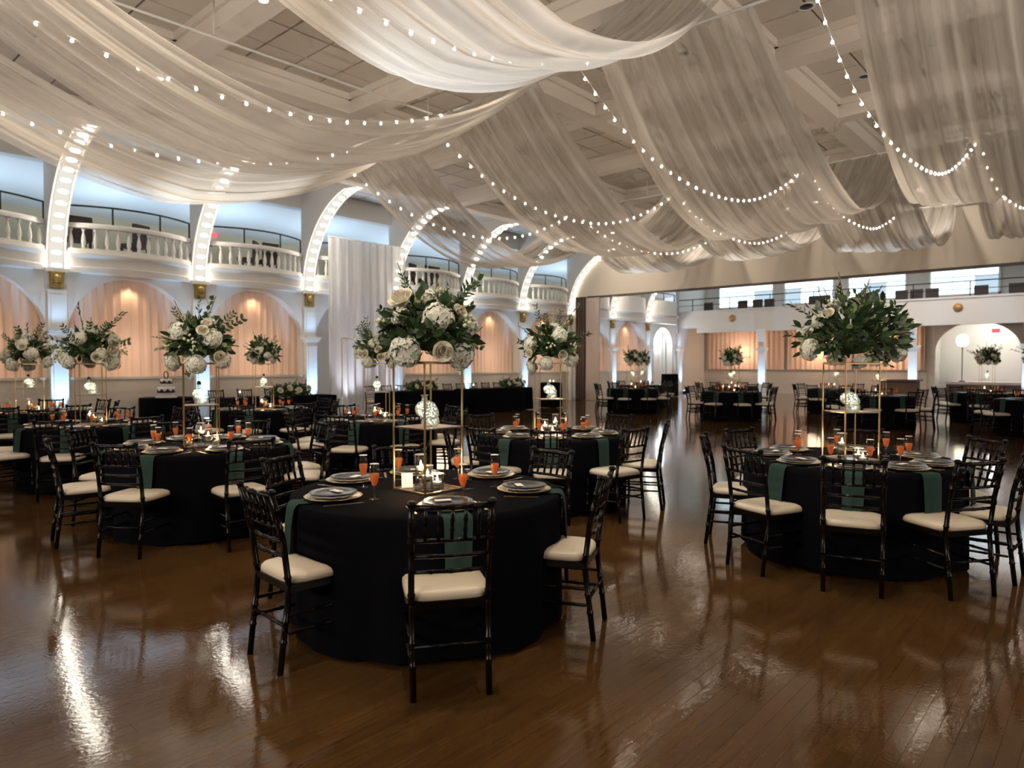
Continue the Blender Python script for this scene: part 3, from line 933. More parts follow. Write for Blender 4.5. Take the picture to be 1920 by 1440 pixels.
# ================================================================== chairs
def rings(pts, base, ring, spots):
    """bamboo-turned post: path with swollen rings"""
    P = [Vector(p) for p in pts]
    segs = []
    ln = [0]
    for a, b in zip(P, P[1:]):
        ln.append(ln[-1] + (b - a).length)
    T = ln[-1]

    def at(s):
        for i in range(len(P) - 1):
            if s <= ln[i + 1] + 1e-9:
                t = (s - ln[i]) / (ln[i + 1] - ln[i])
                return P[i].lerp(P[i + 1], t)
        return P[-1]
    stops = [(0.0, base), (T, base)] + [(l, base) for l in ln[1:-1]]
    for q in spots:
        s = q * T
        stops += [(s - 0.010, base), (s - 0.004, ring), (s + 0.004, ring), (s + 0.010, base)]
    stops = sorted((max(0, min(T, s)), r) for s, r in stops)
    return [at(s) for s, _ in stops], [r for _, r in stops]


def chair_meshes():
    D = {}
    for sx, nm in ((-1, 'l'), (1, 'r')):
        pth, rad = rings([(sx * 0.176, -0.245, 0), (sx * 0.180, -0.195, 0.42), (sx * 0.182, -0.225, 0.66), (sx * 0.185, -0.285, 0.915)], 0.0155, 0.0195, (0.17, 0.28, 0.52, 0.80, 0.90))
        m = MB().tube(pth, rad, 8)
        m.lathe([(0.0155, 0), (0.021, 0.006), (0.021, 0.018), (0.012, 0.026), (0, 0.026)], 8, c=(sx * 0.185, -0.285, 0.905))
        D['post' + nm] = m.mesh('back_post', M_CHAIR)
        pth, rad = rings([(sx * 0.195, 0.195, 0), (sx * 0.190, 0.180, 0.43)], 0.0155, 0.0195, (0.3, 0.5, 0.75))
        D['leg' + nm] = MB().tube(pth, rad, 8).mesh('leg', M_CHAIR)
    pth, rad = rings([(-0.184, 0, 0), (0, -0.018, 0), (0.184, 0, 0)], 0.0125, 0.0155, (0.25, 0.5, 0.75))
    D['top'] = MB().tube(pth, [r * 1.15 for r in rad], 8).mesh('top_rail', M_CHAIR)
    D['slat'] = MB().tube(pth, [r * 0.82 for r in rad], 7).mesh('slat', M_CHAIR)
    pth, rad = rings([(0, 0.042, 0), (0, 0, 0.163)], 0.0085, 0.0115, (0.3, 0.6))
    D['spin'] = MB().tube(pth, rad, 6).mesh('spindle', M_CHAIR)
    pth, rad = rings([(0, -0.205, 0.0), (0, 0.185, 0.0)], 0.0095, 0.0125, (0.35, 0.65))
    D['side'] = MB().tube(pth, rad, 6).mesh('stretcher', M_CHAIR)
    pth, rad = rings([(-0.185, 0, 0), (0.185, 0, 0)], 0.0095, 0.0125, (0.35, 0.65))
    D['cross'] = MB().tube(pth, rad, 6).mesh('stretcher', M_CHAIR)
    fr = MB().box(-0.195, 0.195, 0.155, 0.200, 0.405, 0.44).box(-0.195, 0.195, -0.205, -0.170, 0.405, 0.44).box(-0.205, -0.165, -0.2, 0.195, 0.405, 0.44).box(0.165, 0.205, -0.2, 0.195, 0.405, 0.44).box(-0.18, 0.18, -0.18, 0.18, 0.425, 0.44)
    D['frame'] = fr.mesh('seat_frame', M_CHAIR)

    def cush(u, v):
        a, t = 2 * PI * u, v
        r = [1.0, 1.06, 1.05, 0.98, 0.80, 0.45, 0.0][int(round(t * 6))]
        z = [0.44, 0.447, 0.470, 0.485, 0.495, 0.499, 0.500][int(round(t * 6))]
        c, s = math.cos(a), math.sin(a)
        e = 0.42
        return (0.193 * r * math.copysign(abs(c) ** e, c), 0.193 * r * math.copysign(abs(s) ** e, s), z)
    D['cush'] = MB().grid(cush, 32, 6).mesh('seat_cushion', M_SEAT)
    return D


CH = chair_meshes()
ZRAIL = 0.915


def chair_full(loc, rz, label, group):
    c = empty('chiavari_chair', loc, rz, label, 'chair', group)
    for k in 'lr':
        ob('back_post', CH['post' + k], c)
        ob('leg', CH['leg' + k], c)
    ob('seat_frame', CH['frame'], c)
    ob('seat_cushion', CH['cush'], c)
    ob('top_rail', CH['top'], c, (0, -0.281, 0.898))
    for z, y in ((0.738, -0.244), (0.662, -0.226), (0.588, -0.216)):
        ob('slat', CH['slat'], c, (0, y, z))
    for k in range(5):
        u = (k - 2) / 3
        ob('spindle', CH['spin'], c, (u * 0.184, -0.288 - 0.014 * (1 - u * u), 0.737))
    for sx in (-1, 1):
        ob('stretcher', CH['side'], c, (sx * 0.188, 0, 0.20))
        ob('stretcher', CH['side'], c, (sx * 0.188, 0, 0.29))
    ob('stretcher', CH['cross'], c, (0, -0.222, 0.24))
    ob('stretcher', CH['cross'], c, (0, 0.187, 0.25))
    return c


def joined(keys):
    m = MB()
    for me, off in keys:
        m.add([(v.co.x + off[0], v.co.y + off[1], v.co.z + off[2]) for v in me.vertices], [tuple(p.vertices) for p in me.polygons], 0, True)
    return m


fk = [(CH['postl'], (0, 0, 0)), (CH['postr'], (0, 0, 0)), (CH['legl'], (0, 0, 0)), (CH['legr'], (0, 0, 0)), (CH['frame'], (0, 0, 0)), (CH['top'], (0, -0.281, 0.898))]
fk += [(CH['slat'], (0, y, z)) for z, y in ((0.738, -0.244), (0.662, -0.226), (0.588, -0.216))]
fk += [(CH['spin'], ((k - 2) / 3 * 0.184, -0.288, 0.737)) for k in range(5)]
fk += [(CH['side'], (sx * 0.188, 0, z)) for sx in (-1, 1) for z in (0.20, 0.29)] + [(CH['cross'], (0, -0.222, 0.24)), (CH['cross'], (0, 0.187, 0.25))]
FARFRAME = joined(fk).mesh('chair_frame', M_CHAIR)


def chair_far(loc, rz, label, group):
    c = empty('chiavari_chair', loc, rz, label, 'chair', group)
    ob('chair_frame', FARFRAME, c)
    ob('seat_cushion', CH['cush'], c)
    return c


# ================================================================== table ware meshes
TR, TZ = 0.82, 0.765


def cloth_mesh(r, h, seed, folds=1.0):
    n = 120
    ph = [hash1(seed * 3.3 + k) * 6.28 for k in range(5)]

    def wave(a):
        return (math.sin(a * 9 + ph[0]) + 0.8 * math.sin(a * 14 + ph[1]) + 0.6 * math.sin(a * 23 + ph[2])) / 2.4
    rows = [(0.0, h, 0), (r * 0.55, h, 0), (r - 0.012, h, 0), (r + 0.002, h - 0.006, 0.0), (r + 0.006, h - 0.05, 0.05), (r + 0.007, h - 0.16, 0.25), (r + 0.008, h - 0.32, 0.6), (r + 0.010, h * 0.3, 0.85), (r + 0.012, 0.012, 1.0)]
    v, f = [], []
    for (rr, z, k) in rows:
        for i in range(n):
            a = 2 * PI * i / n
            q = rr + k * 0.030 * folds * (wave(a) - 0.2)
            v.append((q * math.cos(a), q * math.sin(a), z + (0.012 * math.sin(a * 5 + ph[3]) + 0.012 if k == 1.0 else 0)))
    for j in range(len(rows) - 1):
        for i in range(n):
            f.append((j * n + i, j * n + (i + 1) % n, (j + 1) * n + (i + 1) % n, (j + 1) * n + i))
    return MB().add(v, [q[::-1] for q in f], 0, True).mesh('tablecloth', M_CLOTH)


CLOTHS = [cloth_mesh(TR, TZ, s) for s in range(4)]
lob = lambda a: 1 + 0.022 * abs(math.sin(a * 9))
chm = MB().lathe([(0.0, 0.004), (0.10, 0.004), (0.120, 0.008), (0.150, 0.014), (0.163, 0.017), (0.160, 0.013), (0.12, 0.001), (0.0, 0.0)], 72, lob=lob).mesh('charger_plate', M_CHARG)
smp = MB().lathe([(0.0, 0.010), (0.09, 0.010), (0.132, 0.022), (0.150, 0.026), (0.149, 0.022), (0.10, 0.004), (0.0, 0.003)], 54, lob=lambda a: 1 + 0.03 * math.sin(a * 12)).mesh('salad_plate', mat('pearl_glass', (0.62, 0.58, 0.50), 0.15, 0.35))
dpm = MB().lathe([(0.0, 0.006), (0.085, 0.006), (0.105, 0.012), (0.134, 0.018), (0.136, 0.016), (0.10, 0.003), (0.07, 0.0), (0, 0.0)], 40).mesh('dinner_plate', M_PLATE)
cdm = MB().box(-0.045, 0.045, -0.021, 0.021, 0, 0.002).mesh('place_card', M_CARD)
fprof = [(0.031, 0), (0.031, 0.002), (0.008, 0.007), (0.0045, 0.016), (0.0045, 0.062), (0.008, 0.072), (0.019, 0.092), (0.0265, 0.125), (0.0275, 0.155), (0.0255, 0.205)]
flg = MB().lathe(fprof, 16)
flg.f.pop()
flg.mi.pop()
flg.sm.pop()
flm = flg.mesh('glass', M_GLASS)
rimf = MB().lathe([(0.0258, 0.203), (0.0262, 0.205), (0.0250, 0.2058), (0.0246, 0.204)], 16).mesh('rim', mat('rim_glint', (0.9, 0.9, 0.9), 0.3))  # opaque white paints in the bright glint of the glass edge
wim = MB().lathe([(0, 0.074), (0.007, 0.076), (0.0178, 0.093), (0.0252, 0.125), (0.0262, 0.148), (0, 0.148)], 14).mesh('rose_champagne', M_WINE)
knm = MB().prism([(-0.008, -0.115), (0.008, -0.115), (0.0065, 0.0), (-0.0065, 0.0)], 'z', 0, 0.004).prism([(-0.007, 0.0), (0.0085, 0.0), (0.0095, 0.07), (0.002, 0.115), (-0.006, 0.10)], 'z', 0.001, 0.003).mesh('knife', M_GOLD)
fo = MB().prism([(-0.007, -0.105), (0.007, -0.105), (0.0035, 0.02), (-0.0035, 0.02)], 'z', 0, 0.0035).prism([(-0.0035, 0.02), (0.0035, 0.02), (0.012, 0.045), (0.012, 0.055), (-0.012, 0.055), (-0.012, 0.045)], 'z', 0.001, 0.004)
for k in range(4):
    fo.box(-0.012 + k * 0.0067, -0.0085 + k * 0.0067, 0.055, 0.098, 0.002, 0.005)
fom = fo.mesh('fork', M_GOLD)


def napkin_mesh(seed):
    m = MB()
    w = 0.076
    path = [(-0.02, 0.0015), (-0.20, 0.002), (-0.222, 0.003), (-0.238, -0.006), (-0.246, -0.03), (-0.252, -0.12), (-0.258, -0.22), (-0.262, -0.315)]

    def fn(u, v):
        i = int(round(u * (len(path) - 1)))
        y, z = path[i]
        x = (v * 2 - 1) * w * (1.0 - 0.12 * max(0, -z) / 0.3)
        return (x + 0.006 * math.sin(seed + u * 3), y - 0.007 * math.sin(v * 6 + seed) * min(1, max(0, -z) / 0.1), z + 0.001)
    m.grid(fn, len(path) - 1, 8)
    v0 = len(m.v)
    m.grid(lambda u, v: tuple(Vector(fn(u, v)) + Vector((0, -0.004 if u > 0.45 else 0, 0.003 if u <= 0.45 else 0))), len(path) - 1, 8)
    return m.mesh('napkin', M_NAP)


NAPS = [napkin_mesh(s) for s in range(3)]

# centrepiece stand, glass skull, candles
SH, SW = 0.79, 0.15


def stand_parts():
    D = {}
    D['post'] = MB().box(-0.0045, 0.0045, -0.0045, 0.0045, 0, SH).mesh('post', M_GOLD)
    D['bar'] = MB().box(-SW, SW, -0.005, 0.005, 0, 0.010).mesh('bar', M_GOLD)
    D['shelf'] = MB().box(-SW, SW, -SW, SW, 0, 0.008).mesh('shelf', M_GOLDM)
    D['tray'] = MB().box(-SW + 0.006, SW - 0.006, -SW + 0.006, SW - 0.006, 0.003, 0.006).mesh('mirror_tray', mat('dark_mirror', (0.10, 0.07, 0.05), 0.06, 0.8))
    return D


SP = stand_parts()


def skull_mesh():
    def ell(p, c, r):
        q = Vector(((p.x - c[0]) / r[0], (p.y - c[1]) / r[1], (p.z - c[2]) / r[2]))
        return (q.length - 1) * min(r)

    def smin(a, b, k):
        h = max(0.0, min(1.0, 0.5 + 0.5 * (b - a) / k))
        return b + (a - b) * h - k * h * (1 - h)

    def smax(a, b, k):
        return -smin(-a, -b, k)

    def sdf(p):                                         # +x is the face
        f = ell(p, (-0.012, 0, 0.104), (0.070, 0.061, 0.056))
        f = smin(f, ell(p, (0.034, 0, 0.078), (0.038, 0.047, 0.036)), 0.014)
        f = smin(f, ell(p, (0.040, 0, 0.030), (0.034, 0.036, 0.034)), 0.010)
        f = smin(f, ell(p, (0.0, 0, 0.020), (0.046, 0.036, 0.030)), 0.012)
        for sy in (-1, 1):
            f = smin(f, ell(p, (0.044, sy * 0.036, 0.066), (0.018, 0.014, 0.012)), 0.010)
            f = smax(f, -ell(p, (0.078, sy * 0.021, 0.090), (0.022, 0.016, 0.014)), 0.006)
        f = smax(f, -ell(p, (0.082, 0, 0.064), (0.016, 0.007, 0.013)), 0.004)
        return f
    ctr = Vector((0.008, 0, 0.075))

    def fn(u, v):
        th, ph = 2 * PI * u, PI * v
        d = Vector((math.sin(ph) * math.cos(th), math.sin(ph) * math.sin(th), math.cos(ph)))
        lo, hi = 0.0, 0.14
        for _ in range(18):
            m_ = (lo + hi) / 2
            if sdf(ctr + d * m_) < 0:
                lo = m_
            else:
                hi = m_
        p = ctr + d * lo
        if 0.018 < p.z < 0.048 and p.x > 0.045:          # teeth
            p.x += 0.0025 * math.sin(p.y * 520) - (0.004 if abs(p.z - 0.034) < 0.003 else 0)
        return (p.x, p.y, max(p.z, 0.001))
    return MB().grid(fn, 44, 34).mesh('skull_body', M_SKULL)


SKM = skull_mesh()
SKN = MB().lathe([(0.026, 0.148), (0.019, 0.158), (0.017, 0.175), (0.019, 0.186), (0.027, 0.192), (0.024, 0.193)], 12, c=(-0.022, 0, 0))
SKN = SKN.mesh('bottle_neck', M_SKULL)
SKC = MB().lathe([(0.0, 0.190), (0.017, 0.190), (0.020, 0.205), (0.014, 0.222), (0, 0.226)], 10, c=(-0.022, 0, 0)).mesh('stopper', M_DARK)
rs = random.Random(3)
fy = MB()
pp = None
for k in range(95):
    while True:
        p = Vector((rs.uniform(-0.075, 0.07), rs.uniform(-0.055, 0.055), rs.uniform(0.012, 0.155)))
        q = Vector(((p.x + 0.012) / 0.064, p.y / 0.055, (p.z - 0.104) / 0.050))
        q2 = Vector(((p.x - 0.03) / 0.030, p.y / 0.034, (p.z - 0.05) / 0.042))
        if 0.5 < q.length < 1 or 0.3 < q2.length < 1:
            break
    fy.lathe([(0, -0.0034), (0.0034, 0), (0, 0.0034)], 5, c=tuple(p))
FYM = fy.mesh('fairy_lights', M_FAIRY)


def candle(kind, loc, label, group, power=None, parent_light=True):
    h, r, w = {'tall': (0.205, 0.036, 0.115), 'mid': (0.150, 0.036, 0.075), 'short': (0.085, 0.042, 0.022)}[kind]
    key = 'candle_' + kind
    if key not in CACHE:
        g = MB().lathe([(r, 0), (r, h), (r - 0.003, h), (r - 0.003, 0.008), (0, 0.008)], 20)
        ri = MB().lathe([(r + 0.0008, h - 0.0015), (r + 0.0008, h + 0.0015), (r - 0.0035, h + 0.0015), (r - 0.0035, h - 0.0015)], 20)  # white band standing in for the glint on the rim
        wt = MB().lathe([(0, 0.009), (r - 0.004, 0.009), (r - 0.004, w), (0, w)], 18)
        wx = MB().lathe([(0, w - 0.012), (0.024, w - 0.010), (0.029, w + 0.006), (0.027, w + 0.014), (0.018, w + 0.012), (0, w + 0.011)], 16)
        fl_ = MB().lathe([(0, w + 0.012), (0.006, w + 0.020), (0.0075, w + 0.028), (0.004, w + 0.042), (0, w + 0.054)], 8)
        CACHE[key] = (g.mesh('glass_cylinder', M_GLASS), ri.mesh('rim', MATS['rim_glint']), wt.mesh('water', M_WATER), wx.mesh('floating_candle', M_WAX), fl_.mesh('flame', M_FLAME), w)
    c = empty('candle_glass', loc, 0, label, 'candle', group)
    a = CACHE[key]
    g = ob('glass_cylinder', a[0], c)
    ob('rim', a[1], g)
    ob('water', a[2], c)
    x = ob('floating_candle', a[3], c)
    ob('flame', a[4], x)
    if power:
        light('candle_light', 'POINT', (loc[0], loc[1], loc[2] + a[5] + 0.035), power, (1.0, 0.58, 0.26), 0.012, parent=c)


CACHE = {}

# ================================================================== flowers
def leaf_pts(L_, W_, curl=0.15):
    v, f = [], []
    prof_ = [(0, 0.0), (0.2, 0.62), (0.45, 1.0), (0.72, 0.72), (1.0, 0.0)]
    for (t, w) in prof_:
        y = t * L_
        z = -curl * L_ * t * t
        v += [(-w * W_ / 2, y, z + 0.10 * w * W_), (0, y, z), (w * W_ / 2, y, z + 0.10 * w * W_)]
    for i in range(4):
        for k in range(2):
            f.append((i * 3 + k, i * 3 + k + 1, i * 3 + 3 + k + 1, i * 3 + 3 + k))
    return v, f


def leaf_mesh(L_, W_, m):
    v, f = leaf_pts(L_, W_)
    return MB().add(v, f, 0, True).mesh('leaf', m)


LEAVES = [leaf_mesh(0.115, 0.055, M_LEAF), leaf_mesh(0.095, 0.048, M_LEAF), leaf_mesh(0.13, 0.045, M_LEAF), leaf_mesh(0.075, 0.055, M_LEAF2)]


def orient(d, roll):
    """matrix whose y axis points along d"""
    d = Vector(d).normalized()
    q = Vector((0, 1, 0)).rotation_difference(d)
    return q.to_matrix().to_4x4() @ Matrix.Rotation(roll, 4, 'Y')


def hydrangea_mesh(seed):
    rg = random.Random(seed)
    m = MB()
    n = 150
    for i in range(n):
        z = 1 - 2 * (i + 0.5) / n
        a = i * 2.39996
        r = math.sqrt(max(0, 1 - z * z))
        d = Vector((r * math.cos(a), r * math.sin(a), z)) + Vector((rg.uniform(-.06, .06), rg.uniform(-.06, .06), rg.uniform(-.06, .06)))
        d.normalize()
        rad = 0.090 * (1 + rg.uniform(-0.06, 0.06) + 0.07 * math.sin(d.x * 5 + seed) + 0.07 * math.sin(d.y * 6 - seed) + 0.06 * math.sin(d.z * 7 + 2 * seed))
        mtx = Matrix.Translation(d * rad) @ d.to_track_quat('Z', 'Y').to_matrix().to_4x4() @ Matrix.Rotation(rg.uniform(0, 6.28), 4, 'Z')
        s = 0.0195 * rg.uniform(0.8, 1.25)
        mtx = mtx @ Matrix.Rotation(rg.uniform(-0.35, 0.35), 4, 'X')
        st_ = len(m.v)
        for k in range(4):
            ca, sa = math.cos(k * PI / 2), math.sin(k * PI / 2)
            pts_ = [(0, 0, 0), (0.40 * s, -0.42 * s, 0.16 * s), (0.82 * s, -0.46 * s, 0.26 * s), (1.12 * s, 0, 0.10 * s), (0.82 * s, 0.46 * s, 0.26 * s), (0.40 * s, 0.42 * s, 0.16 * s)]
            m.add([(x * ca - y * sa, x * sa + y * ca, z_) for x, y, z_ in pts_], [(0, 1, 2, 3), (0, 3, 4, 5)], 0, True)
        m.xform(st_, mtx)
    m.lathe([(0, -0.070), (0.040, -0.058), (0.063, -0.030), (0.070, 0), (0.063, 0.030), (0.040, 0.058), (0, 0.070)], 12)
    return m.mesh('hydrangea', M_HYD)


def rose_mesh():
    m = MB()
    for ring, (n, r0, r1, h, z0) in enumerate(((5, 0.030, 0.048, 0.045, 0.0), (5, 0.022, 0.034, 0.052, 0.008), (4, 0.012, 0.020, 0.056, 0.014), (3, 0.004, 0.009, 0.058, 0.018))):
        for k in range(n):
            a0 = 2 * PI * (k + 0.35 * ring) / n
            wd = 2 * PI / n * 0.72

            def fn(u, v, a0=a0, wd=wd, r0=r0, r1=r1, h=h, z0=z0, ring=ring):
                a = a0 + (u - 0.5) * 2 * wd
                e = 1 - (2 * u - 1) ** 2
                r = r0 * (1 - v) + r1 * v
                r *= 0.6 + 0.4 * math.sin(min(1.0, v * 1.3) * PI / 2)
                if ring == 0 and v > 0.9:
                    r += 0.012
                return (r * math.cos(a), r * math.sin(a), z0 + h * v * (0.72 + 0.28 * e) - 0.01)
            m.grid(fn, 5, 4)
    m.lathe([(0, -0.012), (0.02, -0.006), (0.034, 0.012), (0, 0.02)], 10)
    return m.mesh('rose', M_ROSE)


def budspray_mesh(seed):
    rg = random.Random(seed)
    m = MB()
    for k in range(7):
        p = (rg.uniform(-.04, .04), rg.uniform(-.04, .04), rg.uniform(0.02, .06))
        m.tube([(0, 0, -0.05), p], 0.0018, 4, 1)
        r = rg.uniform(0.009, 0.015)
        m.lathe([(0, -r), (r * .8, -r * .6), (r, 0), (r * .7, r * .7), (0, r)], 8, 0, p)
    return m.mesh('bud_spray', M_BUD, M_STEM)


def sprig_mesh(seed, n, ln, leaf, wd, mat1):
    """arching stem with paired leaflets"""
    rg = random.Random(seed)
    m = MB()
    bend = rg.uniform(0.10, 0.3)
    pth = [Vector((bend * ln * t * t * 0.6, ln * t, -bend * ln * 0.4 * t * t)) for t in [k / 8 for k in range(9)]]
    m.tube(pth, [0.0028 * (1 - 0.6 * k / 8) for k in range(9)], 4, 1)
    for k in range(n):
        t = 0.25 + 0.75 * (k + 0.5) / n
        i = min(7, int(t * 8))
        p = pth[i].lerp(pth[i + 1], t * 8 - i)
        for sd in (-1, 1):
            st_ = len(m.v)
            v, f = leaf_pts(leaf * rg.uniform(0.75, 1.15), wd)
            m.add(v, f, 0, True)
            dr = Vector((sd * rg.uniform(0.5, 1.0), rg.uniform(0.4, 0.9), rg.uniform(-0.3, 0.5)))
            m.xform(st_, Matrix.Translation(p) @ orient(dr, rg.uniform(-0.8, 0.8)))
    return m.mesh('sprig', mat1, M_STEM)


def flowerspike_mesh(seed):
    rg = random.Random(seed)
    m = MB()
    m.tube([(0, 0, 0), (0.01, 0.15, 0.01), (0.03, 0.34, 0.0)], 0.003, 4, 1)
    for k in range(22):
        t = 0.35 + 0.65 * k / 22
        r = 0.011 * (1.25 - t)
        p = (0.03 * t * t + rg.uniform(-.013, .013), 0.34 * t, rg.uniform(-.013, .013))
        m.lathe([(0, -r), (r, 0), (0, r)], 5, 0, p)
    return m.mesh('flower_spike', M_BUD, M_STEM)


def foliage_mesh(seed, n, rx, rz, lo=-0.35):
    rg = random.Random(seed)
    m = MB()
    for k in range(n):
        while True:
            d = Vector((rg.gauss(0, 1), rg.gauss(0, 1), rg.gauss(0, 1)))
            if d.length > 0.1:
                d.normalize()
                if d.z > lo:
                    break
        q = rg.uniform(0.35, 0.80)
        p = Vector((d.x * rx * q, d.y * rx * q, d.z * rz * q))
        st_ = len(m.v)
        L_ = rg.uniform(0.07, 0.13)
        v, f = leaf_pts(L_, L_ * rg.uniform(0.35, 0.55))
        m.add(v, f, 0 if rg.random() < 0.8 else 1, True)
        dr = d + Vector((rg.uniform(-.7, .7), rg.uniform(-.7, .7), rg.uniform(-.7, .5)))
        m.xform(st_, Matrix.Translation(p) @ orient(dr, rg.uniform(-PI, PI)))
    m.lathe([(0, -0.10), (0.10, -0.09), (0.15, 0.0), (0.11, 0.10), (0, 0.14)], 10)
    return m.mesh('foliage', M_LEAF, M_LEAF2)


HYD = [hydrangea_mesh(s) for s in (1, 2, 3)]
ROSE = rose_mesh()
BUDS = [budspray_mesh(s) for s in (1, 2)]
SPRIG = [sprig_mesh(1, 8, 0.34, 0.055, 0.018, M_LEAF), sprig_mesh(2, 6, 0.30, 0.05, 0.030, M_LEAF), sprig_mesh(3, 9, 0.38, 0.045, 0.014, M_LEAF), sprig_mesh(4, 5, 0.26, 0.045, 0.036, M_LEAF2)]
SPIKE = [flowerspike_mesh(1), flowerspike_mesh(2)]
FOLI = [foliage_mesh(s, 260, 0.31, 0.32) for s in (1, 2, 3)]
FOLI_BIG = foliage_mesh(9, 330, 0.40, 0.34, -0.3)


def put(name, me, par, p, d, scale=1.0, roll=0.0, axis='Y'):
    """place a part with its y (or z) axis along d"""
    d = Vector(d).normalized()
    if axis == 'Y':
        mtx = orient(d, roll)
    else:
        mtx = d.to_track_quat('Z', 'Y').to_matrix().to_4x4() @ Matrix.Rotation(roll, 4, 'Z')
    o = ob(name, me, par)
    o.location = p
    o.rotation_euler = mtx.to_euler()
    o.scale = (scale,) * 3
    return o


def arrangement(loc, label, hyd, roses, buds, sprigs, foli, n_leaf=0, spread_=(0.30, 0.24), seed=1, spikes=(), rz=RZ0):
    """flowers; positions are (right, away, up) from the middle of the bunch"""
    rg = random.Random(seed)
    c = empty('flower_arrangement', loc, rz, label, 'flowers', 'tall table flowers')
    fo_ = ob('foliage', foli, c, (0, 0, 0.17), (0, 0, rg.uniform(0, 6)))
    fo_['kind'] = 'stuff'
    for i, (x, y, z, s) in enumerate(hyd):
        h_ = put('hydrangea', HYD[i % 3], c, (x, y, z + 0.14), (x, y, z + 0.02), s, rg.uniform(0, 6), 'Z')
        h_.scale = (s * rg.uniform(0.98, 1.12), s * rg.uniform(0.92, 1.05), s * rg.uniform(0.78, 0.9))
    for (x, y, z, s) in roses:
        put('rose', ROSE, c, (x, y, z + 0.14), (x, y - 0.05, z + 0.05), s, rg.uniform(0, 6), 'Z')
    for i, (x, y, z, s) in enumerate(buds):
        put('bud_spray', BUDS[i % 2], c, (x, y, z + 0.14), (x, y - 0.05, z + 0.02), s, rg.uniform(0, 6), 'Z')
    for i, (d, s, k) in enumerate(sprigs):
        dv = Vector(d).normalized()
        put('sprig', SPRIG[k % 4], c, tuple(Vector((0, 0, 0.14)) + Vector((dv.x * 0.14, dv.y * 0.14, dv.z * 0.12))), d, s, rg.uniform(-1.2, 1.2))
    for i, (d, s) in enumerate(spikes):
        dv = Vector(d).normalized()
        put('flower_spike', SPIKE[i % 2], c, tuple(Vector((0, 0, 0.14)) + dv * 0.12), d, s, 0.0)
    for k in range(n_leaf):
        while True:
            d = Vector((rg.gauss(0, 1), rg.gauss(0, 1) - 0.5, rg.gauss(0, 1)))
            d.normalize()
            if d.z > -0.38:
                break
        q = rg.uniform(0.62, 1.0)
        p = (d.x * spread_[0] * q, d.y * spread_[0] * q, 0.14 + 0.6 * (spread_[1] - 0.22) + d.z * spread_[1] * q)
        dr = d + Vector((rg.uniform(-.8, .8), rg.uniform(-.8, .8), rg.uniform(-.7, .6)))
        put('leaf', LEAVES[rg.choice((0, 0, 1, 1, 2, 2, 3))], c, p, dr, rg.uniform(0.6, 1.05), rg.uniform(-PI, PI))
    return c


def generic_flowers(loc, label, seed, k=1.0):
    rg = random.Random(seed)
    hyd, roses, buds, spr = [], [], [], []
    n = 9
    for i in range(n):
        a = 2 * PI * i / n + rg.uniform(-.2, .2)
        z = (-0.11, 0.12, 0.0)[i % 3] + rg.uniform(-.03, .03)
        r = (0.21, 0.20, 0.24)[i % 3]
        hyd.append((r * math.cos(a) * k, r * math.sin(a) * k, z * k, rg.uniform(0.66, 0.88) * k))
    hyd.append((0.02, -0.05, 0.22 * k, 0.75 * k))
    for i in range(6):
        a = rg.uniform(0, 6.28)
        roses.append((0.25 * math.cos(a) * k, 0.25 * math.sin(a) * k, rg.uniform(-.08, .1) * k, rg.uniform(.9, 1.15) * k))
    for i in range(4):
        a = rg.uniform(0, 6.28)
        buds.append((0.26 * math.cos(a) * k, 0.26 * math.sin(a) * k, rg.uniform(-.05, .12) * k, k))
    for i in range(16):
        a = rg.uniform(0, 6.28)
        spr.append(((math.cos(a), math.sin(a), rg.uniform(.2, 2.2)), rg.uniform(.75, 1.15) * k, i))
    return arrangement(loc, label, hyd, roses, buds, spr, FOLI[seed % 3], 0, seed=seed, spikes=[((rg.uniform(-.6, .6), rg.uniform(-.6, .6), 1), 1.0)])


print('MESHES OK')

# ================================================================== laid tables
NAMES8 = ['near', 'near right', 'right', 'far right', 'far', 'far left', 'left', 'near left']
FLUTE_N = [0]


def face(cx, cy, alpha, r):
    ox, oy = cam_off(alpha, r)
    return cx + ox, cy + oy, math.atan2(-oy, -ox) - PI / 2


def put_local(cx, cy, alpha, r, lx, ly):
    x, y, rz = face(cx, cy, alpha, r)
    return x + lx * math.cos(rz) - ly * math.sin(rz), y + lx * math.sin(rz) + ly * math.cos(rz), rz


def stand(cx, cy, psi, desc, level, skull_yaw):
    c = empty('flower_stand', (cx, cy, TZ + 0.001), RZ0 + R(psi), f'gold square-rod flower stand on {desc}', 'stand', 'gold flower stands')
    for sx in (-1, 1):
        for sy in (-1, 1):
            ob('post', SP['post'], c, (sx * SW, sy * SW, 0))
    for z in (0.0, SH - 0.012):
        for k in range(4):
            a = k * PI / 2
            ob('bar', SP['bar'], c, (SW * math.sin(a), -SW * math.cos(a), z), (0, 0, a))
    ob('shelf', SP['shelf'], c, (0, 0, 0.385))
    ob('top_plate', SP['shelf'], c, (0, 0, SH - 0.004))
    if level >= 2:
        ob('mirror_tray', SP['tray'], c)
    s = empty('skull_bottle', (cx, cy, TZ + 0.395), RZ0 + R(skull_yaw), f'glowing glass skull bottle on the stand of {desc}', 'bottle', 'glowing skull bottles')
    ob('skull_body', SKM, s)
    ob('bottle_neck', SKN, s)
    ob('fairy_lights', FYM, s)['kind'] = 'stuff'
    if level < 3 or 'left' in desc:
        ob('stopper', SKC, s)


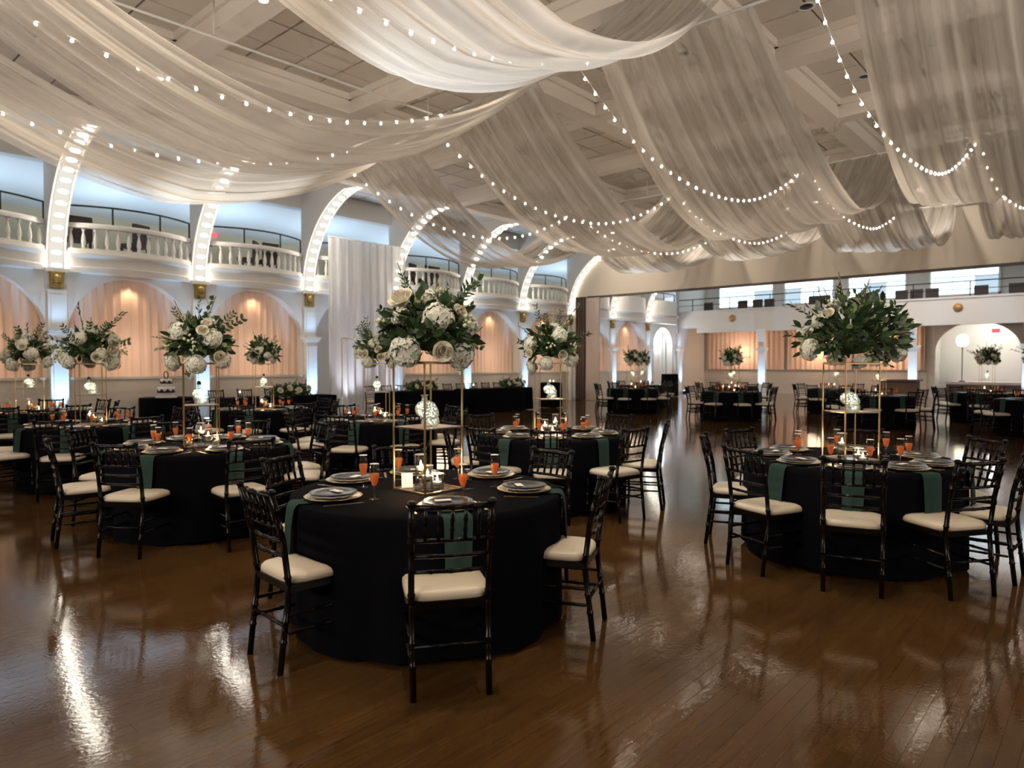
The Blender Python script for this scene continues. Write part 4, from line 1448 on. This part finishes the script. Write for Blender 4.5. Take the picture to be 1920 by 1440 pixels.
def settings(cx, cy, alphas, names, desc, level, rp=0.60, glass=(0.13, 0.20)):
    G = desc
    for i, al in enumerate(alphas):
        nm = names[i]
        x, y, rz = face(cx, cy, al, rp)
        at_ = f'at the {nm} place of {desc}'
        if level >= 1:
            nx, ny, _ = face(cx, cy, al, TR + 0.012 - 0.238)
            ob('napkin', NAPS[i % 3], None, (nx, ny, TZ + 0.001), (0, 0, rz), label=f'dark green napkin hanging {at_}', cat='napkin', group=f'napkins on {G}')
        if level >= 2:
            ob('charger_plate', chm, None, (x, y, TZ + 0.006), (0, 0, rz), label=f'gold scalloped charger plate {at_}', cat='plate', group=f'chargers on {G}')
        if level >= 3:
            ob('salad_plate', smp, None, (x, y, TZ + 0.011), (0, 0, rz), (0.94, 0.94, 1), label=f'pearly ruffled under-plate {at_}', cat='plate', group=f'ruffled plates on {G}')
        ob('dinner_plate', dpm, None, (x, y, TZ + (0.028 if level >= 3 else 0.014 if level == 2 else 0.006)), (0, 0, rz), label=f'black dinner plate {at_}', cat='plate', group=f'black plates on {G}')
        if level >= 2:
            kx, ky, _ = put_local(cx, cy, al, rp, -0.02 + 0.02 * math.sin(i * 2.1), 0.03)
            ob('place_card', cdm, None, (kx, ky, TZ + (0.040 if level >= 3 else 0.026)), (0, 0, rz + R(20 * math.sin(i * 1.7))), label=f'small white place card {at_}', cat='card', group=f'place cards on {G}')
        if level >= 3:
            kx, ky, _ = put_local(cx, cy, al, rp, 0.195, 0.0)
            ob('knife', knm, None, (kx, ky, TZ + 0.0015), (0, 0, rz + R(-4)), label=f'gold knife {at_}', cat='knife', group=f'knives on {G}')
            kx, ky, _ = put_local(cx, cy, al, rp, -0.195, 0.0)
            ob('fork', fom, None, (kx, ky, TZ + 0.0015), (0, 0, rz + R(4)), label=f'gold fork {at_}', cat='fork', group=f'forks on {G}')
        gx, gy, _ = put_local(cx, cy, al, rp, glass[0], glass[1])
        f = empty('champagne_flute', (gx, gy, TZ + 0.001), rz, f'flute of pink champagne {at_}', 'glass', f'flutes on {G}')
        ob('bowl_and_stem', flm, f)
        ob('rose_champagne', wim, f)
        if level >= 2:
            ob('rim', rimf, f)


def chairs(cx, cy, lst, names, desc, full=True):
    for i, (al, r) in enumerate(lst):
        x, y, rz = face(cx, cy, al, r)
        (chair_full if full else chair_far)((x, y, 0), rz + R(3 * math.sin(i * 2.7 + cx)), f'black chiavari chair with cream seat, {names[i]} side of {desc}', f'chairs around {desc}')


def cloth(cx, cy, desc, k=0):
    ob('tablecloth', CLOTHS[k % 4], None, (cx, cy, 0), (0, 0, k * 0.9), label=f'black floor-length cloth over {desc}', cat='tablecloth', group='black round tablecloths')


def candles(cx, cy, spots, desc, power, lit=1):
    for i, (kd, lx, ly) in enumerate(spots):
        x, y = cx + lx * SN + ly * CS, cy - lx * CS + ly * SN
        nm = {'tall': 'tall', 'mid': 'medium', 'short': 'short'}[kd]
        wh_ = ('', ' at the right', ' in front', ' at the left')[i] if kd == 'short' else ''
        candle(kd, (x, y, TZ + 0.010), f'{nm} glass with floating lit candle{wh_} on {desc}', f'candle glasses on {desc}', power if i < lit else None)


EIGHT = lambda ph: [ph + 45 * k for k in range(8)]


def order8(al):
    """sort so that the first one is the nearest, going round to the right"""
    a = sorted(((x + 180) % 360 - 180 for x in al), key=lambda q: q % 360)
    k = min(range(len(a)), key=lambda i: abs((a[i] + 180) % 360 - 180))
    return a[k:] + a[:k]


# ---- front centre table
D1 = 'the front centre table'
C1 = (2.84, 3.23)
cloth(*C1, D1, 0)
N6 = ['near', 'right', 'far right', 'far left', 'left', 'near left']
chairs(*C1, [(12, 0.91), (74, 0.83), (132, 0.83), (-160, 0.78), (-112, 0.85), (-44, 0.83)], N6, D1)
settings(*C1, [17, 83, 141, -163, -116, -58], N6, D1, 3)
stand(*C1, 47, D1, 3, -12)
candles(*C1, [('tall', -0.05, 0.03), ('mid', 0.005, -0.075), ('short', 0.055, 0.02)], D1, 8, 3)
ob('table_card', MB().box(-0.035, 0.035, -0.002, 0.002, 0, 0.09).mesh('table_card', M_CARD), None, (C1[0] - 0.13 * SN, C1[1] + 0.13 * CS, TZ + 0.010), (R(-12), 0, RZ0 + R(15)), label='blank white card leaning in the gold stand of the front centre table', cat='card')
ob('acrylic_sign', MB().prism([(-0.05, 0), (0.05, 0), (0.025, 0.11), (-0.025, 0.11)], 'y', -0.003, 0.003).mesh('acrylic_sign', M_ACRYL), None, (C1[0] + 0.24 * SN, C1[1] - 0.24 * CS, TZ + 0.001), (0, 0, RZ0 + R(30)), label='clear acrylic table sign beside the gold stand of the front centre table', cat='sign')
ob('pen', MB().tube([(-0.07, 0, 0.006), (0.07, 0, 0.006)], 0.005, 8).mesh('pen', M_DARK), None, (C1[0] - 0.28 * CS + 0.09 * SN - 0.02, C1[1] - 0.28 * SN - 0.09 * CS, TZ), (0, 0, RZ0 + R(-4)), label='black pen lying in front of the gold stand', cat='pen')
arrangement((*C1, TZ + SH), 'white hydrangea and rose bouquet with dark greenery above the front centre table',
            [(0.083, -0.19, 0.123, 0.90), (-0.110, -0.19, -0.077, 1.0), (0.22, -0.12, -0.10, 0.86), (-0.01, -0.02, 0.23, 0.85), (-0.16, -0.05, 0.14, 0.68), (0.25, 0.0, 0.08, 0.75), (-0.15, 0.1, -0.06, 0.7), (0.02, 0.22, 0.0, 0.9), (0.18, 0.2, -0.05, 0.8), (-0.16, 0.2, 0.06, 0.8)],
            [(-0.125, -0.17, 0.215, 1.35), (0.11, -0.24, -0.075, 1.05), (0.2, -0.12, 0.16, 0.8)],
            [(0.24, -0.15, 0.08, 1.0), (-0.24, -0.14, 0.09, 0.9), (0.1, -0.1, 0.24, 0.9)],
            [((0.75, -0.1, 1.2), 1.25, 1), ((0.6, 0.1, 0.9), 1.0, 0), ((0.95, -0.2, -0.05), 0.7, 1), ((-0.9, -0.3, 0.5), 0.7, 1), ((0.3, -0.4, 0.8), 0.8, 0), ((0.5, -0.3, 0.6), 0.9, 2), ((-0.4, -0.2, 1), 0.8, 2), ((0, 0.5, 1), 0.8, 3), ((-1, 0.1, 0.1), 0.6, 1), ((0.8, 0.3, 0.7), 0.9, 3)],
            FOLI[0], 105, (0.30, 0.22), 11, [((-0.42, 0.0, 0.9), 1.15), ((0.1, 0.1, 1), 0.8)])

# ---- right foreground table
D2 = 'the right foreground table'
C2 = (6.07, 1.68)
cloth(*C2, D2, 1)
A2 = [-25, 12, 48, 95, 150, -151, -111, -63]
chairs(*C2, list(zip(A2, [0.95, 0.94, 0.90, 0.93, 0.9, 0.88, 0.88, 0.92])), NAMES8, D2)
settings(*C2, A2, NAMES8, D2, 3)
stand(*C2, 9, D2, 3, -18)
candles(*C2, [('tall', -0.075, -0.02), ('short', 0.045, -0.05), ('short', -0.02, -0.25)], D2, 8, 2)
arrangement((*C2, TZ + SH), 'large dark leafy bouquet with white hydrangeas at its sides above the right foreground table',
            [(-0.29, -0.06, 0.20, 0.72), (-0.36, -0.04, -0.03, 0.85), (0.42, 0.0, 0.18, 0.85), (0.31, -0.12, -0.05, 0.88), (0.03, -0.08, -0.13, 0.6), (0.1, 0.2, 0.30, 0.7), (-0.2, 0.25, 0.1, 0.8), (0.2, 0.28, 0.05, 0.8), (-0.38, 0.05, 0.10, 0.6)],
            [(0.1, 0.12, 0.36, 1.0), (-0.26, -0.16, 0.24, 0.9), (-0.05, 0.2, 0.3, 0.9)],
            [(-0.2, -0.1, 0.3, 1.0), (0.22, 0.0, 0.32, 1.0)],
            [((-0.9, 0, 0.75), 1.25, 2), ((-1, -0.1, 0.25), 1.1, 2), ((-0.55, -0.1, 0.9), 1.2, 0), ((-0.2, 0, 1), 1.2, 0), ((0.25, 0.1, 1), 1.05, 2), ((0.9, -0.1, 0.6), 1.15, 1), ((1, -0.1, 0.2), 1.0, 0), ((0.8, -0.3, -0.25), 0.85, 3), ((0.5, -0.3, 0.7), 1.1, 1), ((-0.7, -0.4, 0.4), 1.0, 1), ((0.6, 0.2, 0.9), 1.1, 0), ((0.9, 0.1, -0.35), 0.8, 1)],
            FOLI_BIG, 270, (0.42, 0.36), 21, [((-0.25, 0, 1), 1.45), ((0.18, 0, 1), 1.3), ((0.45, 0.1, 1), 1.3), ((-0.45, 0.1, 0.9), 1.2)])

# ---- table behind the front centre one
D3 = 'the table behind front centre'
C3 = (6.06, 4.82)
cloth(*C3, D3, 2)
A3 = [-3, 37, 76, 133, 178, -137, -88, -38]
chairs(*C3, list(zip(A3, [0.92, 1.0, 1.0, 0.98, 0.93, 0.9, 0.92, 0.93])), NAMES8, D3)
settings(*C3, A3, NAMES8, D3, 3)
stand(*C3, 9, D3, 3, 8)
candles(*C3, [('mid', -0.06, 0.0), ('tall', 0.06, 0.06), ('short', -0.10, -0.09), ('short', 0.02, -0.08)], D3, 7, 2)
arrangement((*C3, TZ + SH), 'white hydrangea bouquet with a tall flower spike above the table behind the front centre one',
            [(0.09, -0.2, 0.17, 0.92), (-0.23, -0.12, 0.08, 0.9), (0.05, 0.0, 0.27, 0.6), (-0.06, -0.2, -0.14, 0.8), (0.23, -0.1, -0.10, 0.88), (-0.21, -0.05, -0.18, 0.7), (0.1, 0.2, 0, 0.8), (-0.12, 0.2, 0.1, 0.8)],
            [(-0.23, -0.2, -0.03, 0.9), (0.11, -0.25, -0.05, 0.95)],
            [(-0.01, -0.26, 0.03, 1.0), (0.22, -0.15, 0.05, 1.0), (-0.05, -0.1, 0.22, 0.8)],
            [((1, 0, 0.5), 1.2, 1), ((0.8, -0.1, 0.45), 1.0, 0), ((-0.8, 0, 0.7), 1.0, 0), ((-0.4, 0, 1), 1.1, 2), ((0.2, 0, 1), 0.9, 2), ((0.5, 0.2, 1), 1.0, 0), ((-0.9, -0.2, 0.2), 0.8, 1), ((-0.2, -0.3, 1), 0.9, 0)],
            FOLI[1], 80, (0.29, 0.25), 31, [((0.52, 0, 1), 1.5), ((0.05, 0, 1), 1.1)])

# ---- left foreground table
D4 = 'the left foreground table'
C4 = (2.94, 6.62)
cloth(*C4, D4, 3)
A4 = [-7, 43, 95, 132, 177, -140, -95, -52]
chairs(*C4, list(zip(A4, [0.93, 0.93, 0.95, 0.97, 0.9, 0.9, 0.95, 0.95])), NAMES8, D4)
settings(*C4, A4, NAMES8, D4, 3)
stand(*C4, 27, D4, 3, 70)
candles(*C4, [('tall', -0.02, 0.04), ('mid', 0.08, -0.03), ('short', 0.12, 0.08), ('short', -0.09, -0.06)], D4, 7, 2)
arrangement((*C4, TZ + SH), 'white hydrangea bouquet with trailing leaves above the left foreground table',
            [(-0.11, -0.19, 0.16, 0.95), (0.18, -0.16, 0.09, 0.95), (-0.22, -0.1, -0.13, 0.82), (0.06, -0.23, -0.15, 0.95), (0.26, -0.1, -0.12, 0.75), (0.08, 0.0, 0.25, 0.72), (-0.1, 0.2, 0, 0.85), (0.15, 0.2, 0.05, 0.85)],
            [(0.13, -0.24, 0.15, 0.95), (0.12, -0.14, 0.22, 0.8), (0.25, -0.18, -0.08, 1.0)],
            [(0.03, -0.26, 0.05, 1.1), (0.06, -0.24, 0.0, 1.0), (-0.22, -0.1, 0.02, 0.9)],
            [((0.9, 0, 0.85), 1.2, 1), ((0.7, -0.1, 0.8), 1.05, 0), ((0.1, 0, 1), 1.25, 1), ((-0.1, 0.1, 1), 1.1, 0), ((-0.6, 0, 0.9), 1.0, 0), ((-0.9, -0.2, 0.0), 1.0, 3), ((-0.95, -0.1, 0.3), 0.8, 2), ((0.95, -0.2, 0.1), 1.0, 3), ((-0.1, -0.5, -0.6), 0.8, 3)],
            FOLI[2], 90, (0.30, 0.26), 41, [((0.25, 0, 1), 1.2), ((-0.5, 0, 0.8), 1.2)])

# ---- tables further back
T5 = ('the second left-hand table', (3.02, 9.99), 14, 22)
T6 = ('the far left table', (3.16, 13.4), 20, 15)
T7 = ('the table before the drape', (5.98, 7.88), -10, 20)
T8 = ('the table before the cake', (6.06, 11.2), 5, 12)
for i, (desc, c, ph, psi) in enumerate((T5, T6, T7, T8)):
    al = order8(EIGHT(ph))
    cloth(*c, desc, i)
    chairs(*c, [(a, 0.97) for a in al], NAMES8, desc)
    settings(*c, al, NAMES8, desc, 2 if i != 1 else 2)
    stand(*c, psi, desc, 2, 20 + 40 * i)
    candles(*c, [('tall', -0.04, 0.03), ('mid', 0.06, -0.05), ('short', 0.10, 0.06)], desc, 6, 2)
generic_flowers((*T5[1], TZ + SH), 'round white hydrangea bouquet above the second table from the left', 5, 1.28)
generic_flowers((*T6[1], TZ + SH), 'leafy white bouquet above the leftmost table near the arcade', 6, 1.28)
generic_flowers((*T7[1], TZ + SH), 'white bouquet in front of the tall white drape', 7)
generic_flowers((*T8[1], TZ + SH), 'white bouquet in front of the peach arch right of the cake', 8, 0.9)

FAR = [('the far table by the partition', (19.4, 12.0), 20), ('the far table left of middle', (18.7, 8.34), 0), ('the far table behind greenery', (18.9, 4.6), 10),
       ('the far table at right edge', (18.9, 1.4), 5), ('the rearmost table by the archway', (22.3, 13.4), 30), ('the rearmost table left of middle', (22.8, 10.1), 12),
       ('the rearmost table behind greenery', (23.2, 6.86), -12), ('the rearmost table before the stage', (22.4, 2.78), 0)]
for i, (desc, c, ph) in enumerate(FAR):
    al = order8(EIGHT(ph))
    cloth(*c, desc, i)
    chairs(*c, [(a, 0.98) for a in al], NAMES8, desc, full=False)
    settings(*c, al, NAMES8, desc, 1)
    stand(*c, 15 + 17 * i, desc, 1, 30 * i)
    candles(*c, [('tall', -0.04, 0.03), ('short', 0.08, -0.04)], desc, 5, 1)
    generic_flowers((*c, TZ + SH), f'small distant white bouquet above {desc}', 50 + i, 0.95)

# ---- long head tables along the arcade
def long_cloth(l, w, h, seed):
    n = 160
    ph = hash1(seed) * 6
    r = 0.06

    def rim(u):
        """point and normal on a rounded rectangle"""
        per = [(l / 2 - r), (w / 2 - r)]
        a = 2 * PI * u
        c, s = math.cos(a), math.sin(a)
        e = 0.18
        return Vector((l / 2 * math.copysign(abs(c) ** e, c), w / 2 * math.copysign(abs(s) ** e, s), 0)), Vector((c, s, 0))
    rows = [(0.0, h, 0), (1.0, h, 0), (1.004, h - 0.01, 0), (1.006, h - 0.2, 0.5), (1.01, 0.02, 1.0)]
    v, f = [], []
    for (k, z, q) in rows:
        for i in range(n):
            p, nn = rim(i / n)
            p = p * k + nn * (0.02 * q * math.sin(i * 1.1 + ph) + 0.015 * q * math.sin(i * 0.47))
            v.append((p.x, p.y, z))
    for j in range(len(rows) - 1):
        for i in range(n):
            f.append((j * n + i, (j + 1) * n + i, (j + 1) * n + (i + 1) % n, j * n + (i + 1) % n))
    return MB().add(v, f, 0, True).mesh('tablecloth', M_CLOTH)


def garland(loc, label, seed):
    rg = random.Random(seed)
    c = empty('table_garland', loc, 0, label, 'flowers', 'low garlands on the head tables')
    for k in range(3):
        f = ob('foliage', FOLI[k], c, ((k - 1) * 0.32, 0, 0.09), (0, 0, k), (0.85, 0.85, 0.75))
        f['kind'] = 'stuff'
    for k in range(4):
        put('rose', ROSE, c, (-0.4 + 0.26 * k, -0.2, 0.14 + 0.05 * (k % 2)), (0, -1, 0.5), 1.3, k, 'Z')
    put('hydrangea', HYD[0], c, (0.1, -0.16, 0.12), (0, -1, 0.4), 0.8, 0, 'Z')
    for k in range(5):
        put('sprig', SPRIG[k % 4], c, (-0.4 + 0.2 * k, 0, 0.12), (rg.uniform(-.8, .8), -0.2, 1), 0.9, 0)


for (xa, xb, wh, sd, gx) in ((7.4, 10.3, 'right of the cake table', 1, 9.1), (12.0, 14.5, 'before the tall white drape', 2, 13.4), (15.1, 18.2, 'left of the partition stack', 3, 17.4)):
    xc = (xa + xb) / 2
    ob('tablecloth', long_cloth(xb - xa, 0.8, TZ, sd), None, (xc, 15.6, 0), label=f'black cloth over the long head table {wh}', cat='tablecloth', group='black cloths on the head tables')
    garland((gx, 15.5, TZ), f'low leafy garland with white roses on the head table {wh}', sd)
    candle('tall', (xa + 0.35, 15.4, TZ + 0.002), f'tall candle glass at the left end of the head table {wh}', 'head table candles', 1.2)
    nchair = int((xb - xa) / 0.6)
    for k in range(nchair):
        chair_far((xa + 0.35 + k * (xb - xa - 0.7) / max(1, nchair - 1), 16.35, 0), PI, f'{ORD[k]} black chiavari chair from the left behind the head table {wh}', f'chairs behind the head table {wh}')

# ---- cake on its round table
CK = (6.77, 17.1)
ob('tablecloth', cloth_mesh(0.58, 0.76, 9, 0.8), None, (*CK, 0), label='black cloth over the small round cake table by the arcade', cat='tablecloth')
ck = empty('wedding_cake', (*CK, 0.762), 0, 'white tiered cake with black skyline bands and oval topper', 'cake')
ob('cake_board', MB().lathe([(0.0, 0), (0.24, 0), (0.24, 0.015), (0, 0.015)], 28).mesh('cake_board', M_ICING), ck)
ob('tier', MB().lathe([(0.0, 0.015), (0.19, 0.015), (0.192, 0.23), (0.18, 0.245), (0, 0.245)], 28).mesh('tier', M_ICING), ck)
ob('tier', MB().lathe([(0.0, 0.245), (0.125, 0.245), (0.127, 0.42), (0.115, 0.435), (0, 0.435)], 28).mesh('tier', M_ICING), ck)


def crown_band(r, z0, h, n):
    m = MB()
    v, f = [], []
    k = n * 4
    for i in range(k):
        a = 2 * PI * i / k
        t = (0.35, 0.75, 1.0, 0.6)[i % 4] * h
        for q in (0, t):
            v.append(((r + 0.004) * math.cos(a), (r + 0.004) * math.sin(a), z0 + q))
    for i in range(k):
        j = (i + 1) % k
        f.append((2 * i, 2 * j, 2 * j + 1, 2 * i + 1))
    return m.add(v, f).mesh('skyline_band', M_DARK)


ob('skyline_band', crown_band(0.193, 0.11, 0.10, 9), ck)
ob('skyline_band', crown_band(0.129, 0.33, 0.08, 7), ck)
ob('oval_topper', MB().tube([(0.05 * math.cos(a), 0, 0.53 + 0.09 * math.sin(a)) for a in [2 * PI * k / 20 for k in range(21)]], 0.012, 6).mesh('oval_topper', M_DARK), ck)

# ---- tall white backdrop and gold frame
mm = MB()
mm.grid(lambda u, v: (11.5 + 2.75 * u - 12.9, 0.06 * math.sin(u * 60) + 0.03 * math.sin(u * 23 + v), 5.25 * v), 150, 4)
bd = ob('backdrop_drape', mm.mesh('backdrop_drape', M_BACKD), None, (12.9, 17.35, 0.01), label='tall pleated sheer white backdrop drape before the arcade', cat='drape')
ob('top_pole', MB().tube([(-1.45, 0, 5.26), (1.4, 0, 5.26)], 0.025, 8).mesh('top_pole', M_WHITE), bd)
ob('pole', MB().tube([(-1.42, 0, 0), (-1.42, 0, 5.26)], 0.025, 8).mesh('pole', M_WHITE), bd)
ob('pole', MB().tube([(1.38, 0, 0), (1.38, 0, 5.26)], 0.025, 8).mesh('pole', M_WHITE), bd)
for (x, w_) in ((11.75, 'left'), (13.95, 'right')):  # the right-hand uplight is added to brighten the drape
    u = empty('uplight', (x, 16.85, 0), 0, f'small pale uplight at the {w_} foot of the white backdrop', 'uplight', 'backdrop uplights')
    ob('housing', ledm, u)
    ob('lens', lensm, u)
    light('uplight_beam', 'SPOT', (x, 16.85, 0.17), 260, (0.80, 0.84, 1.0), 0.06, aim=(12.9, 17.4, 3.4), spot=75, blend=0.9, parent=u)
ga = empty('gold_frame_arch', (12.8, 17.0, 0), 0, 'thin dark gold rectangular frame standing before the white backdrop', 'frame')
for (a, b) in (((-1.15, 0, 0), (-1.15, 0, 2.32)), ((1.15, 0, 0), (1.15, 0, 2.32)), ((-1.15, 0, 2.32), (1.15, 0, 2.32))):
    ob('bar', MB().tube([a, b], 0.016, 6).mesh('bar', M_GOLD), ga)
for s in (-1, 1):
    ob('foot', MB().tube([(s * 1.15, -0.3, 0.015), (s * 1.15, 0.2, 0.015)], 0.015, 6).mesh('foot', M_GOLD), ga)
    ob('brace', MB().tube([(s * 1.15 - 0.16, -0.2, 0.01), (s * 1.15, 0, 0.42), (s * 1.15 + 0.16, -0.2, 0.01)], 0.012, 6).mesh('brace', M_GOLD), ga)

# ---- cocktail tables
ob('tablecloth', cloth_mesh(0.40, 1.09, 5, 0.9), None, (30.4, 16.7, 0), label='black cloth over the tall cocktail table by the white archway', cat='tablecloth')
ob('tablecloth', cloth_mesh(0.40, 0.90, 6, 0.9), None, (19.5, 15.5, 0), label='black cloth over the small tall table left of the partition stack', cat='tablecloth')
for k in range(3):
    candle('short', (19.5 + 0.1 * k - 0.1, 15.45 + 0.08 * (k % 2), 0.905), f'small votive on the tall table by the partition stack, {["left", "middle", "right"][k]} of three', 'votives on the tall table', None)
bar = empty('wooden_bar', (33.0, 7.4, 0), 0, 'dark brown wooden counter left of the stage alcove', 'counter')
ob('counter_body', MB().box(-0.35, 0.35, -0.9, 0.5, 0, 0.85).mesh('counter_body', M_WOODB), bar)
ob('counter_top', MB().box(-0.42, 0.42, -1.0, 0.6, 0.85, 0.92).mesh('counter_top', M_WOODB), bar)
print('ALL OK', len(bpy.data.objects))
